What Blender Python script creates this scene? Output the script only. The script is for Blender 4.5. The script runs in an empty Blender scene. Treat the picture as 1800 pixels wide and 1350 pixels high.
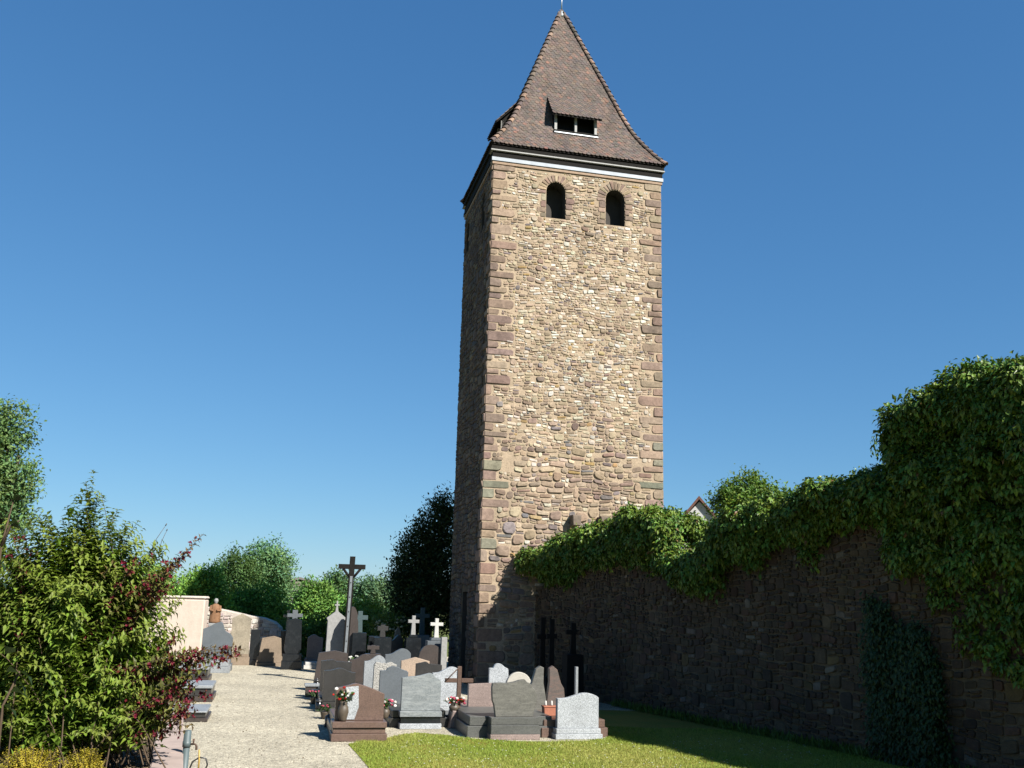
import bpy, bmesh, math, random
import numpy as np
from math import radians as rad, sin, cos, pi, hypot
from mathutils import Vector, Matrix

S = bpy.context.scene
COL = S.collection

# ------------------------------------------------------------------ camera
EYE = 2.65
FPX = 1700.0                      # focal length in pixels of the 1800 x 1350 photograph
PITCH, ROLL, YAW = rad(12.68), rad(1.55), rad(13.04)
_F = np.array([0, cos(PITCH), sin(PITCH)])
_U0 = np.array([0, -sin(PITCH), cos(PITCH)])
_R = cos(ROLL) * np.array([1., 0, 0]) + sin(ROLL) * _U0
_U = -sin(ROLL) * np.array([1., 0, 0]) + cos(ROLL) * _U0
CAM = np.array([0., 0., EYE])
cam_d = bpy.data.cameras.new('camera')
cam = bpy.data.objects.new('camera', cam_d)
COL.objects.link(cam)
cam_d.sensor_fit = 'HORIZONTAL'
cam_d.sensor_width = 36.0
cam_d.lens = 36.0 * FPX / 1800.0
cam_d.clip_start = 0.1
cam_d.clip_end = 6000
m = Matrix(((_R[0], _U[0], -_F[0], 0), (_R[1], _U[1], -_F[1], 0), (_R[2], _U[2], -_F[2], EYE), (0, 0, 0, 1)))
cam.matrix_world = m
S.camera = cam

# ------------------------------------------------------------------ sun and sky
ux, uy = cos(YAW), sin(YAW)       # along the tower front
nx, ny = sin(YAW), -cos(YAW)      # out of the tower front
SUN = np.array([.63 * ux + 1.0 * nx, .63 * uy + 1.0 * ny, 1.0])
SUN /= np.linalg.norm(SUN)
sun_el = math.asin(SUN[2])
sun_az = math.atan2(SUN[0], SUN[1])       # clockwise from +Y
W_ = bpy.data.worlds.new('World')
S.world = W_
W_.use_nodes = True
nt = W_.node_tree
sky = nt.nodes.new('ShaderNodeTexSky')
sky.sky_type = 'NISHITA'
sky.sun_disc = False
sky.sun_elevation = sun_el
sky.sun_rotation = sun_az
sky.altitude = 300
sky.air_density = 1.0
sky.dust_density = 0.0
sky.ozone_density = 4.0
# gentle per-channel contrast of the whole sky, as the camera's film curve gave it
bg = nt.nodes['Background']
bg.inputs[1].default_value = 0.05
_sep = nt.nodes.new('ShaderNodeSeparateColor'); _com = nt.nodes.new('ShaderNodeCombineColor')
nt.links.new(sky.outputs[0], _sep.inputs[0])
for _i, (_p, _k) in enumerate(((.88, .55), (.70, 1.12), (.57, 1.88))):
    _a = nt.nodes.new('ShaderNodeMath'); _a.operation = 'POWER'; _a.inputs[1].default_value = _p
    _b = nt.nodes.new('ShaderNodeMath'); _b.operation = 'MULTIPLY'; _b.inputs[1].default_value = _k
    nt.links.new(_sep.outputs[_i], _a.inputs[0]); nt.links.new(_a.outputs[0], _b.inputs[0]); nt.links.new(_b.outputs[0], _com.inputs[_i])
nt.links.new(_com.outputs[0], bg.inputs[0])
sun_d = bpy.data.lights.new('sun', 'SUN')
sun_d.energy = 5.0
sun_d.angle = rad(0.53)
sun_d.color = (1.0, 0.965, 0.905)
sun = bpy.data.objects.new('sun', sun_d)
COL.objects.link(sun)
sun.rotation_euler = Vector(-SUN).to_track_quat('-Z', 'Y').to_euler()
S.view_settings.view_transform = 'Standard'
S.view_settings.look = 'None'
S.view_settings.exposure = 1.4
S.view_settings.gamma = 1.0
S.view_settings.use_curve_mapping = False

# ------------------------------------------------------------------ pixel helpers (a pixel gives a direction only)
def ray(px, py):
    return _F + (px - 900) / FPX * _R - (py - 675) / FPX * _U
def ground(px, py, z=0.0):
    d = ray(px, py)
    return CAM + (z - EYE) / d[2] * d
def on_plane(px, py, P, n):
    d = ray(px, py)
    return CAM + ((np.array(P) - CAM) @ n) / (d @ n) * d
def at_depth(px, D, z=0.0):
    # the point at height z and distance Y = D that shows at column px
    X = (px - 900) / FPX
    k = (z - EYE) / D
    a = _F + X * _R
    Y = (k * a[1] - a[2]) / (_U[2] - k * _U[1])
    d = a + Y * _U
    return CAM + d * (D / d[1])
def pt(px, py, D):
    d = ray(px, py)
    return CAM + d * (D / d[1])
def zat(px, py, D):
    return pt(px, py, D)[2]

# ------------------------------------------------------------------ scene helpers
def tag(o, label=None, cat=None, group=None, kind=None):
    if label: o['label'] = label
    if cat: o['category'] = cat
    if group: o['group'] = group
    if kind: o['kind'] = kind
    return o
def empty(name, loc, rz=0.0):
    o = bpy.data.objects.new(name, None)
    o.empty_display_size = 0.2
    COL.objects.link(o)
    o.location = loc
    o.rotation_euler = (0, 0, rz)
    return o
def link(name, me, parent=None, loc=None, rz=None):
    o = bpy.data.objects.new(name, me)
    COL.objects.link(o)
    if parent: o.parent = parent
    if loc is not None: o.location = loc
    if rz is not None: o.rotation_euler = (0, 0, rz)
    return o
def set_cols(me, cols):
    a = me.color_attributes.new('Col', 'FLOAT_COLOR', 'POINT')
    c = np.ones((len(me.vertices), 4), np.float32)
    c[:, :3] = cols
    a.data.foreach_set('color', c.ravel())
def np_mesh(name, V, T, mat, cols=None, smooth=False):
    """V (n,3), T (m,3 or 4) arrays"""
    V = np.asarray(V, np.float32); T = np.asarray(T, np.int32)
    k = T.shape[1]
    me = bpy.data.meshes.new(name)
    me.vertices.add(len(V)); me.vertices.foreach_set('co', V.ravel())
    me.loops.add(T.size); me.loops.foreach_set('vertex_index', T.ravel())
    me.polygons.add(len(T))
    me.polygons.foreach_set('loop_start', np.arange(0, T.size, k, dtype=np.int32))
    me.polygons.foreach_set('loop_total', np.full(len(T), k, np.int32))
    me.polygons.foreach_set('use_smooth', np.full(len(T), smooth))
    me.update(calc_edges=True)
    if cols is not None: set_cols(me, cols)
    me.materials.append(mat)
    return me
def py_mesh(name, V, F, mat, cols=None, smooth=False):
    me = bpy.data.meshes.new(name)
    me.from_pydata([tuple(v) for v in V], [], F)
    if smooth: me.polygons.foreach_set('use_smooth', np.full(len(F), True))
    me.update()
    if cols is not None: set_cols(me, cols)
    if mat: me.materials.append(mat)
    return me
class MB:
    """collects shapes, builds one mesh object"""
    def __init__(s): s.bm = bmesh.new()
    def box(s, x0, x1, y0, y1, z0, z1, bev=0.0, M=None):
        b = bmesh.new()
        r = bmesh.ops.create_cube(b, size=1)
        for v in b.verts:
            v.co = Vector(((x0 + x1) / 2 + v.co.x * (x1 - x0), (y0 + y1) / 2 + v.co.y * (y1 - y0), (z0 + z1) / 2 + v.co.z * (z1 - z0)))
        if bev: bmesh.ops.bevel(b, geom=b.edges[:], offset=bev, segments=1, affect='EDGES')
        s._merge(b, M); return s
    def _merge(s, b, M=None):
        if M is not None: bmesh.ops.transform(b, matrix=M, verts=b.verts)
        me = bpy.data.meshes.new('tmp'); b.to_mesh(me); b.free()
        s.bm.from_mesh(me); bpy.data.meshes.remove(me)
    def prism(s, pts, y0, y1, bev=0.0, M=None):
        """outline in x,z extruded from y0 to y1"""
        b = bmesh.new()
        vs = [b.verts.new((p[0], y0, p[1])) for p in pts]
        f = b.faces.new(vs)
        r = bmesh.ops.extrude_face_region(b, geom=[f])
        for v in [g for g in r['geom'] if isinstance(g, bmesh.types.BMVert)]: v.co.y = y1
        bmesh.ops.recalc_face_normals(b, faces=b.faces[:])
        if bev:
            es = [e for e in b.edges if abs(e.verts[0].co.y - e.verts[1].co.y) < 1e-6]
            bmesh.ops.bevel(b, geom=es, offset=bev, segments=1, affect='EDGES')
        s._merge(b, M); return s
    def tube(s, pts, rads, n=8, cap=True):
        pts = [Vector(p) for p in pts]
        if not hasattr(rads, '__len__'): rads = [rads] * len(pts)
        b = bmesh.new(); rings = []
        prev = None
        for i, p in enumerate(pts):
            d = (pts[min(i + 1, len(pts) - 1)] - pts[max(i - 1, 0)]).normalized()
            a = prev if prev else (Vector((1, 0, 0)) if abs(d.x) < .8 else Vector((0, 1, 0)))
            a = (a - d * a.dot(d)).normalized(); prev = a
            c = d.cross(a)
            rings.append([b.verts.new(p + (a * cos(2 * pi * k / n) + c * sin(2 * pi * k / n)) * rads[i]) for k in range(n)])
        for i in range(len(rings) - 1):
            for k in range(n):
                b.faces.new((rings[i][k], rings[i][(k + 1) % n], rings[i + 1][(k + 1) % n], rings[i + 1][k])).smooth = True
        if cap:
            b.faces.new(rings[0][::-1]); b.faces.new(rings[-1])
        s._merge(b); return s
    def lathe(s, prof, n=16, M=None):
        b = bmesh.new(); rings = []
        for r, z in prof:
            rings.append([b.verts.new((max(r, 1e-4) * cos(2 * pi * k / n), max(r, 1e-4) * sin(2 * pi * k / n), z)) for k in range(n)])
        for i in range(len(rings) - 1):
            for k in range(n):
                b.faces.new((rings[i][k], rings[i][(k + 1) % n], rings[i + 1][(k + 1) % n], rings[i + 1][k])).smooth = True
        b.faces.new(rings[0][::-1]); b.faces.new(rings[-1])
        s._merge(b, M); return s
    def build(s, name, mat, parent=None, loc=None, rz=None):
        me = bpy.data.meshes.new(name)
        s.bm.to_mesh(me); s.bm.free()
        me.materials.append(mat)
        return link(name, me, parent, loc, rz)

# ------------------------------------------------------------------ materials
def mat_new(name):
    m = bpy.data.materials.new(name); m.use_nodes = True
    nt = m.node_tree
    return m, nt, nt.nodes['Principled BSDF']
def N(nt, t, **kw):
    n = nt.nodes.new(t)
    for k, v in kw.items(): setattr(n, k, v)
    return n
def mix(nt, blend, a, b, fac=1.0):
    n = N(nt, 'ShaderNodeMixRGB', blend_type=blend)
    for i, v in ((1, a), (2, b), (0, fac)):
        if hasattr(v, 'links'): nt.links.new(v, n.inputs[i])
        elif i == 0: n.inputs[0].default_value = v
        else: n.inputs[i].default_value = (*v, 1) if len(v) == 3 else v
    return n.outputs[0]
def ramp(nt, src, stops):
    n = N(nt, 'ShaderNodeValToRGB')
    e = n.color_ramp.elements
    while len(e) < len(stops): e.new(0.5)
    for i, (p, c) in enumerate(stops):
        e[i].position = p
        e[i].color = (*c, 1) if hasattr(c, '__len__') else (c, c, c, 1)
    nt.links.new(src, n.inputs[0])
    return n.outputs[0]
def noise(nt, scale, detail=4, rough=.6, vec=None, dist=0.0):
    n = N(nt, 'ShaderNodeTexNoise')
    n.inputs['Scale'].default_value = scale; n.inputs['Detail'].default_value = detail
    n.inputs['Roughness'].default_value = rough; n.inputs['Distortion'].default_value = dist
    nt.links.new(vec if vec else coord(nt), n.inputs['Vector'])
    return n.outputs['Fac']
def coord(nt, kind='Object'):
    for n in nt.nodes:
        if n.bl_idname == 'ShaderNodeTexCoord': return n.outputs[kind]
    return N(nt, 'ShaderNodeTexCoord').outputs[kind]
def bump(nt, bsdf, h, strength=.4, dist=.02):
    n = N(nt, 'ShaderNodeBump')
    n.inputs['Strength'].default_value = strength; n.inputs['Distance'].default_value = dist
    nt.links.new(h, n.inputs['Height']); nt.links.new(n.outputs[0], bsdf.inputs['Normal'])
def worldpos(nt):
    return N(nt, 'ShaderNodeNewGeometry').outputs['Position']

AK = .55                                # all mineral albedos, balanced against the exposure
def stone_vc(name, rough=.9, sc=9.0, lo=.68, hi=1.25, bs=.5, bd=.012):
    """stone whose own colour is stored per piece; grain and blotches on top"""
    m, nt, b = mat_new(name)
    a = N(nt, 'ShaderNodeAttribute', attribute_name='Col')
    w = worldpos(nt)
    n1 = noise(nt, sc, 6, .7, w)
    n2 = noise(nt, sc * 7, 3, .7, w)
    mp = N(nt, 'ShaderNodeMapping'); mp.inputs['Scale'].default_value = (1.6, 1.6, .28)      # broad weather streaks
    nt.links.new(w, mp.inputs['Vector'])
    st = noise(nt, 1.0, 5, .6, mp.outputs[0])
    c = mix(nt, 'MULTIPLY', a.outputs['Color'], ramp(nt, n1, [(.3, lo), (.7, hi)]))
    c = mix(nt, 'MULTIPLY', c, ramp(nt, st, [(.32, .76), (.5, 1.0), (.7, 1.12)]))
    c = mix(nt, 'MULTIPLY', c, ramp(nt, n2, [(.3, .8 * AK), (.7, 1.15 * AK)]))
    nt.links.new(c, b.inputs['Base Color'])
    b.inputs['Roughness'].default_value = rough
    b.inputs['Specular IOR Level'].default_value = .25
    bump(nt, b, mix(nt, 'MIX', n1, n2, .45), bs, bd)
    return m
def plain(name, col, rough=.7, var=.25, sc=12.0, bs=.2, bd=.01, metal=0.0, spec=.4):
    m, nt, b = mat_new(name)
    col = tuple(x * AK for x in col)
    n1 = noise(nt, sc, 5, .65)
    c = mix(nt, 'MULTIPLY', col, ramp(nt, n1, [(.25, 1 - var), (.75, 1 + var)]))
    nt.links.new(c, b.inputs['Base Color'])
    b.inputs['Roughness'].default_value = rough
    b.inputs['Metallic'].default_value = metal
    b.inputs['Specular IOR Level'].default_value = spec
    if bs: bump(nt, b, n1, bs, bd)
    return m
def granite(name, col, spread=.35, sc=70.0, rough=.35, vein=0.0, veincol=None, big=.15):
    m, nt, b = mat_new(name)
    col = tuple(x * AK for x in col); veincol = tuple(x * AK for x in veincol) if veincol else None
    v = N(nt, 'ShaderNodeTexVoronoi'); v.inputs['Scale'].default_value = sc
    nt.links.new(coord(nt), v.inputs['Vector'])
    sp = ramp(nt, v.outputs['Color'], [(.15, 1 - spread), (.5, 1.0), (.85, 1 + spread)])
    c = mix(nt, 'MULTIPLY', col, sp)
    n2 = noise(nt, 2.5, 5, .6)
    c = mix(nt, 'MULTIPLY', c, ramp(nt, n2, [(.3, 1 - big), (.7, 1 + big)]))
    if vein:
        mp = N(nt, 'ShaderNodeMapping'); mp.inputs['Rotation'].default_value = (.3, .9, .2); mp.inputs['Scale'].default_value = (1.2, 1.2, 5.5)
        nt.links.new(coord(nt), mp.inputs['Vector'])
        nv = noise(nt, 2.6, 6, .68, mp.outputs[0], 1.6)
        c = mix(nt, 'MIX', c, veincol, mix(nt, 'MULTIPLY', ramp(nt, nv, [(.46, 0.0), (.62, 1.0)]), (vein, vein, vein)))
    # rain streaks and lichen in the lower third
    n3 = noise(nt, 5, 5, .7)
    c = mix(nt, 'MIX', c, tuple(x * .6 + .02 for x in col), mix(nt, 'MULTIPLY', ramp(nt, n3, [(.52, 0.0), (.75, 1.0)]), (.5, .5, .5)))
    nt.links.new(c, b.inputs['Base Color'])
    b.inputs['Roughness'].default_value = rough
    bump(nt, b, sp, .06, .003)
    return m
def leafmat(name, rough=.42, trans=.25, tint=(1.35, 1.5, .6), spec=.35, gain=.66):
    m, nt, b = mat_new(name)
    a = N(nt, 'ShaderNodeAttribute', attribute_name='Col')
    colr = mix(nt, 'MULTIPLY', a.outputs['Color'], (gain, gain, gain))
    nt.links.new(colr, b.inputs['Base Color'])
    b.inputs['Roughness'].default_value = rough
    b.inputs['Specular IOR Level'].default_value = spec
    t = N(nt, 'ShaderNodeBsdfTranslucent')
    nt.links.new(mix(nt, 'MULTIPLY', colr, tint), t.inputs['Color'])
    ms = N(nt, 'ShaderNodeMixShader'); ms.inputs[0].default_value = trans
    nt.links.new(b.outputs[0], ms.inputs[1]); nt.links.new(t.outputs[0], ms.inputs[2])
    nt.links.new(ms.outputs[0], nt.nodes['Material Output'].inputs['Surface'])
    return m

M = {}
M['stone'] = stone_vc('rubble stone')
M['wallstone'] = stone_vc('wall stone', sc=6)
M['tile'] = stone_vc('clay tile', rough=.85, sc=14, lo=.75, hi=1.2, bs=.25, bd=.006)
def mortar(name, col, var=.3):
    m, nt, b = mat_new(name)
    col = tuple(x * AK for x in col)
    w = worldpos(nt)
    n1, n2, n3 = noise(nt, 1.1, 5, .6, w), noise(nt, 22, 5, .7, w), noise(nt, 7, 5, .7, w)
    c = mix(nt, 'MULTIPLY', col, ramp(nt, n1, [(.3, 1 - var), (.7, 1 + var)]))
    c = mix(nt, 'MULTIPLY', c, ramp(nt, n2, [(.25, .7), (.75, 1.2)]))
    nt.links.new(c, b.inputs['Base Color'])
    b.inputs['Roughness'].default_value = .95
    b.inputs['Specular IOR Level'].default_value = .15
    bump(nt, b, mix(nt, 'MIX', n2, n3, .5), .9, .03)
    return m
M['mortar'] = mortar('lime mortar', (.50, .385, .265), .16)
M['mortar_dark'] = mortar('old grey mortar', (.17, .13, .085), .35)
M['mortar_pale'] = mortar('pale lime render', (.70, .61, .51), .12)
M['render'] = plain('pink lime render', (.66, .55, .45), .95, .12, 3.0, .5, .03)
M['dark_wood'] = plain('dark stained wood', (.016, .014, .012), .9, .3, 8, .2, .01, 0.0, .15) if True else plain('x', (.018, .015, .013), .7, .3, 8)
M['white_paint'] = plain('white zinc band', (.38, .42, .46), .5, .25, 2.2, .05)
M['grey_paint'] = plain('weathered grey paint', (.42, .41, .38), .7, .15, 10)
M['sandband'] = plain('sandstone band', (.40, .28, .19), .9, .2, 10)
M['zinc'] = plain('zinc', (.50, .55, .57), .4, .1, 6, .05, metal=.5)
M['inside'] = plain('shade-dark interior', (.07, .06, .05), .95, .2, 4)  # shade of the openings and their reveals painted into this colour
M['leaf'] = leafmat('leaf', rough=.5, spec=.2)
M['ivyleaf'] = leafmat('creeper leaf', rough=.45, trans=.10, spec=.22, gain=.62)
M['farleaf'] = leafmat('far leaf', rough=.6, trans=.25, spec=.2, gain=.80)
M['petal'] = leafmat('petal', rough=.6, trans=.3, tint=(1.2, 1.1, 1.1), spec=.2)
M['bark'] = plain('bark', (.07, .05, .035), .95, .35, 20, .6, .02)
M['twig'] = plain('twig', (.10, .065, .035), .9, .3, 20, .3)

# =================================================================== THE SETTING
def gravel_mat():
    m, nt, b = mat_new('pale gravel')
    w = worldpos(nt)
    v = N(nt, 'ShaderNodeTexVoronoi'); v.inputs['Scale'].default_value = 52; nt.links.new(w, v.inputs['Vector'])
    v2 = N(nt, 'ShaderNodeTexVoronoi'); v2.inputs['Scale'].default_value = 17; nt.links.new(w, v2.inputs['Vector'])
    n1 = noise(nt, .55, 5, .6, w)
    n4 = noise(nt, 3.0, 5, .7, w)
    c = mix(nt, 'MULTIPLY', (.335, .30, .225), ramp(nt, v.outputs['Color'], [(.1, .55), (.5, 1.0), (.9, 1.35)]))
    c = mix(nt, 'MULTIPLY', c, ramp(nt, v2.outputs['Color'], [(.1, .78), (.9, 1.2)]))
    c = mix(nt, 'MULTIPLY', c, ramp(nt, n1, [(.3, .80), (.7, 1.14)]))
    c = mix(nt, 'MULTIPLY', c, ramp(nt, n4, [(.3, .88), (.7, 1.08)]))
    nt.links.new(c, b.inputs['Base Color'])
    b.inputs['Roughness'].default_value = .95
    b.inputs['Specular IOR Level'].default_value = .2
    bump(nt, b, v.outputs['Distance'], .8, .02)
    return m
def grass_mat(name, col):
    m, nt, b = mat_new(name)
    w = worldpos(nt)
    n1, n2 = noise(nt, .8, 6, .65, w), noise(nt, 30, 4, .7, w)
    c = mix(nt, 'MIX', col, (col[0] * 1.5, col[1] * 1.05, col[2] * 1.1), ramp(nt, n1, [(.35, 0.0), (.65, 1.0)]))
    c = mix(nt, 'MULTIPLY', c, ramp(nt, n2, [(.25, .55), (.75, 1.3)]))
    nt.links.new(c, b.inputs['Base Color']); b.inputs['Roughness'].default_value = .95
    b.inputs['Specular IOR Level'].default_value = .1
    bump(nt, b, n2, .8, .04)
    return m
M['gravel'] = gravel_mat()
M['lawn'] = grass_mat('mown lawn', (.15, .16, .034))
M['field'] = grass_mat('rough field', (.07, .10, .03))

def sheet(name, pts, z, mat, kind='structure'):
    me = py_mesh(name, [(p[0], p[1], z) for p in pts], [list(range(len(pts)))], mat)
    return tag(link(name, me), kind=kind)
g = 3000
sheet('ground', [(-g, -g), (g, -g), (g, g), (-g, g)], -0.004, M['field'])
sheet('gravel_path', [(-16, 3), (14, 3), (14, 24), (8, 34), (3, 48), (-22, 48), (-20, 20)], 0.0, M['gravel'])
lawn_px = [(612, 1309), (640, 1303), (680, 1299), (706, 1292), (735, 1289), (775, 1292), (830, 1299), (890, 1303), (960, 1305), (1030, 1303), (1066, 1298)]
LAWN = [ground(*p)[:2] for p in lawn_px]
_wb = ground(1569, 1334)
LAWN = [tuple(p) for p in LAWN] + [(1.95, 23.2), (2.1, 26.0), (4.5, 26.0), (_wb[0] + .8, _wb[1] + .8), (9.8, 15.0), (9.5, 8.0), (-1.2, 8.0)] + [tuple(ground(665, 1365)[:2]), tuple(ground(648, 1350)[:2]), tuple(ground(628, 1326)[:2])]
LAWN = LAWN[::-1]
lawn = sheet('lawn', LAWN, 0.006, M['lawn'])
def in_poly(x, y, poly):
    ins = np.zeros(len(x), bool); j = len(poly) - 1
    for i in range(len(poly)):
        xi, yi = poly[i]; xj, yj = poly[j]
        c = ((yi > y) != (yj > y)) & (x < (xj - xi) * (y - yi) / (yj - yi + 1e-12) + xi)
        ins ^= c; j = i
    return ins

# =================================================================== stonework generator
def clip(poly, nx_, ny_, c):
    out = []
    n = len(poly)
    for i in range(n):
        a = poly[i]; b = poly[(i + 1) % n]
        da = a[0] * nx_ + a[1] * ny_ - c; db = b[0] * nx_ + b[1] * ny_ - c
        if da <= 0: out.append(a)
        if (da < 0 < db) or (db < 0 < da):
            t = da / (da - db); out.append((a[0] + (b[0] - a[0]) * t, a[1] + (b[1] - a[1]) * t))
    return out
def stonework(x0, x1, z0, z1, rfun, asp, seed, ok=None, tries=9, pack=.86, gap=.02, xlim=None):
    """fitted rubble: weighted cells of seeds thrown largest first; returns [(outline, cx, cz, r)]"""
    rs = random.Random(seed)
    rm = rfun(None, None, rs)          # mean radius
    n = int((x1 - x0) * (z1 - z0) / asp / (rm * rm) * tries)
    cand = []
    for _ in range(n):
        x = rs.uniform(x0, x1); z = rs.uniform(z0, z1)
        if ok and not ok(x, z): continue
        cand.append((rfun(x, z, rs), x / asp, z))
    cand.sort(key=lambda c: -c[0] + rs.uniform(-.012, .012))
    rmax = max(c[0] for c in cand); cs = rmax * 2
    grid = {}; seeds = []
    for r, x, z in cand:
        gx, gz = int(x // cs), int(z // cs)
        good = True
        for i in (-1, 0, 1):
            for k in (-1, 0, 1):
                for q in grid.get((gx + i, gz + k), ()):
                    s = seeds[q]
                    d = (s[0] + r) * pack
                    if (s[1] - x) ** 2 + (s[2] - z) ** 2 < d * d: good = False; break
                if not good: break
            if not good: break
        if good:
            grid.setdefault((gx, gz), []).append(len(seeds)); seeds.append((r, x, z))
    out = []
    for r, x, z in seeds:
        R2 = r * 1.75
        poly = [(-R2, -R2), (R2, -R2), (R2, R2), (-R2, R2)]
        gx, gz = int(x // cs), int(z // cs)
        for i in (-1, 0, 1):
            for k in (-1, 0, 1):
                for q in grid.get((gx + i, gz + k), ()):
                    s = seeds[q]; dx = s[1] - x; dz = s[2] - z
                    d2 = dx * dx + dz * dz
                    if d2 < 1e-9 or d2 > (R2 * 1.5 + s[0] * 1.9) ** 2: continue
                    poly = clip(poly, dx, dz, (d2 + r * r - s[0] * s[0]) / 2)
                    if len(poly) < 3: break
        if len(poly) < 3: continue
        P = [(p[0] * asp, p[1]) for p in poly]
        cx = sum(p[0] for p in P) / len(P); cz = sum(p[1] for p in P) / len(P)
        inr = min(hypot(p[0] - cx, p[1] - cz) for p in P)
        k = max(.45, 1 - gap / max(inr * .75, .02))
        P = [(cx + (p[0] - cx) * k, cz + (p[1] - cz) * k) for p in P]
        Q = []
        for i in range(len(P)):
            a = P[i]; b = P[(i + 1) % len(P)]
            f = rs.uniform(.17, .27)
            Q.append((a[0] + (b[0] - a[0]) * f, a[1] + (b[1] - a[1]) * f))
            Q.append((b[0] - (b[0] - a[0]) * f, b[1] - (b[1] - a[1]) * f))
        wx = x * asp
        Q = [(p[0] + wx + rs.uniform(-.006, .006), p[1] + z + rs.uniform(-.006, .006)) for p in Q]
        if xlim:
            lo, hi = xlim(z)
            Q = [(min(max(p[0], lo), hi), p[1]) for p in Q]
            if max(p[0] for p in Q) - min(p[0] for p in Q) < .04: continue
        out.append((Q, sum(p[0] for p in Q) / len(Q), sum(p[1] for p in Q) / len(Q), r))
    return out
def coursed(x0, x1, z0, z1, hfun, wfun, seed, ok=None, xlim=None, wob=1.0, gap=(.006, .022), rnd=(.15, .42), tall=.09):
    """rough courses of uneven blocks, wobbling, some two courses high; returns [(outline, cx, cz, r)]"""
    rs = random.Random(seed)
    rows = []; z = z0
    while z < z1:
        h = hfun(z, rs); rows.append((z, min(h, z1 - z))); z += h
    def off(x, z): return wob * (.035 * sin(1.7 * x + z * 2.3) + .022 * sin(4.1 * x - z * 3.1 + 1) + .012 * sin(9.7 * x + z * 7))
    out = []; busy = []
    for i, (z, h) in enumerate(rows):
        lo, hi = xlim(z + h / 2) if xlim else (x0, x1)
        nxt = []
        x = lo + rs.uniform(-.02, .02)
        while x < hi - .03:
            b = [q for q in busy if q[0] - .02 <= x < q[1]]
            if b: x = b[0][1]; continue
            lim = min([q[0] for q in busy if q[0] > x] + [hi])
            hh = h; w = wfun(z, h, rs)
            if i + 1 < len(rows) and rs.random() < tall and x + w < hi - .1:
                hh = h + rows[i + 1][1]; w = max(w, hh * rs.uniform(.8, 1.3)); 
            if lim - x < w * 1.35: w = lim - x
            if w < .035: x += w + .001; continue
            if hh > h: nxt.append((x, x + w))
            parts = [(0.0, 1.0)]
            if hh == h and h > .11 and rs.random() < .28:
                k = rs.uniform(.35, .65); parts = [(0, k), (k, 1)]
            for a, b_ in parts:
                za, zb = z + hh * a, z + hh * b_
                g_ = rs.uniform(*gap)
                ww, h2 = w - g_, (zb - za) - g_
                if ww < .02 or h2 < .02: continue
                if rs.random() < .45: h2 *= rs.uniform(.72, 1.0)
                cx, cz = x + w / 2, (za + zb) / 2
                if ok and not ok(cx, cz): continue
                rot = rs.uniform(-.10, .10) if ww < .3 else rs.uniform(-.03, .03)
                cr, sr = cos(rot), sin(rot)
                n3 = 3 if max(ww, h2) > .13 else 2
                Q = []
                for (sx, sz, a0) in ((-1, -1, pi), (1, -1, 1.5 * pi), (1, 1, 0), (-1, 1, .5 * pi)):
                    rr_ = rs.uniform(*rnd) * min(ww, h2)
                    ccx, ccz = sx * (ww / 2 - rr_), sz * (h2 / 2 - rr_)
                    for k in range(n3):
                        t = a0 + pi / 2 * k / (n3 - 1)
                        px_, pz_ = ccx + rr_ * cos(t), ccz + rr_ * sin(t)
                        px_ += rs.uniform(-.05, .05) * min(ww, h2); pz_ += rs.uniform(-.05, .05) * min(ww, h2)
                        X = cx + px_ * cr - pz_ * sr; Z = cz + px_ * sr + pz_ * cr
                        Q.append((X, Z + off(X, Z)))
                out.append((Q, sum(q[0] for q in Q) / len(Q), sum(q[1] for q in Q) / len(Q), math.sqrt(ww * h2) / 2))
            x += w
        busy = nxt
    return out
def stone_geo(Q, cx, cz, dep, rs, sink=.03, flat=.6):
    """a domed block standing dep proud of the plane y = 0 (towards -y)"""
    n = len(Q); V = []; F = []
    tx, tz = rs.uniform(-.25, .25), rs.uniform(-.25, .25)
    size = max(max(abs(p[0] - cx) for p in Q), .02)
    for k, dd in ((1.0, sink), (.97, -dep * .45), (flat + .22, -dep * .9)):
        for p in Q:
            x = cx + (p[0] - cx) * k; z = cz + (p[1] - cz) * k
            y = dd
            if dd < 0: y += dep * (tx * (x - cx) / size + tz * (z - cz) / size) * .8 + rs.uniform(-.12, .12) * dep
            V.append((x, y, z))
    V.append((cx, -dep * rs.uniform(.85, 1.2), cz))
    for r_ in range(2):
        for i in range(n):
            j = (i + 1) % n
            F.append((r_ * n + i, r_ * n + j, (r_ + 1) * n + j, (r_ + 1) * n + i))
    for i in range(n): F.append((2 * n + i, 2 * n + (i + 1) % n, 3 * n))
    return V, F
class Batch:
    def __init__(s): s.V = []; s.F = []; s.C = []
    def add(s, V, F, c):
        o = len(s.V); s.V += V; s.F += [tuple(i + o for i in f) for f in F]; s.C += [c] * len(V)
    def obj(s, name, mat, parent, kind='stuff', smooth=False):
        o = link(name, py_mesh(name, s.V, s.F, mat, np.array(s.C), smooth), parent)
        if kind: o['kind'] = kind
        return o
def jit(c, rs, a=.15):
    k = 1 + rs.uniform(-a, a)
    return tuple(max(.01, x * k * (1 + rs.uniform(-.05, .05))) for x in c)

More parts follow.
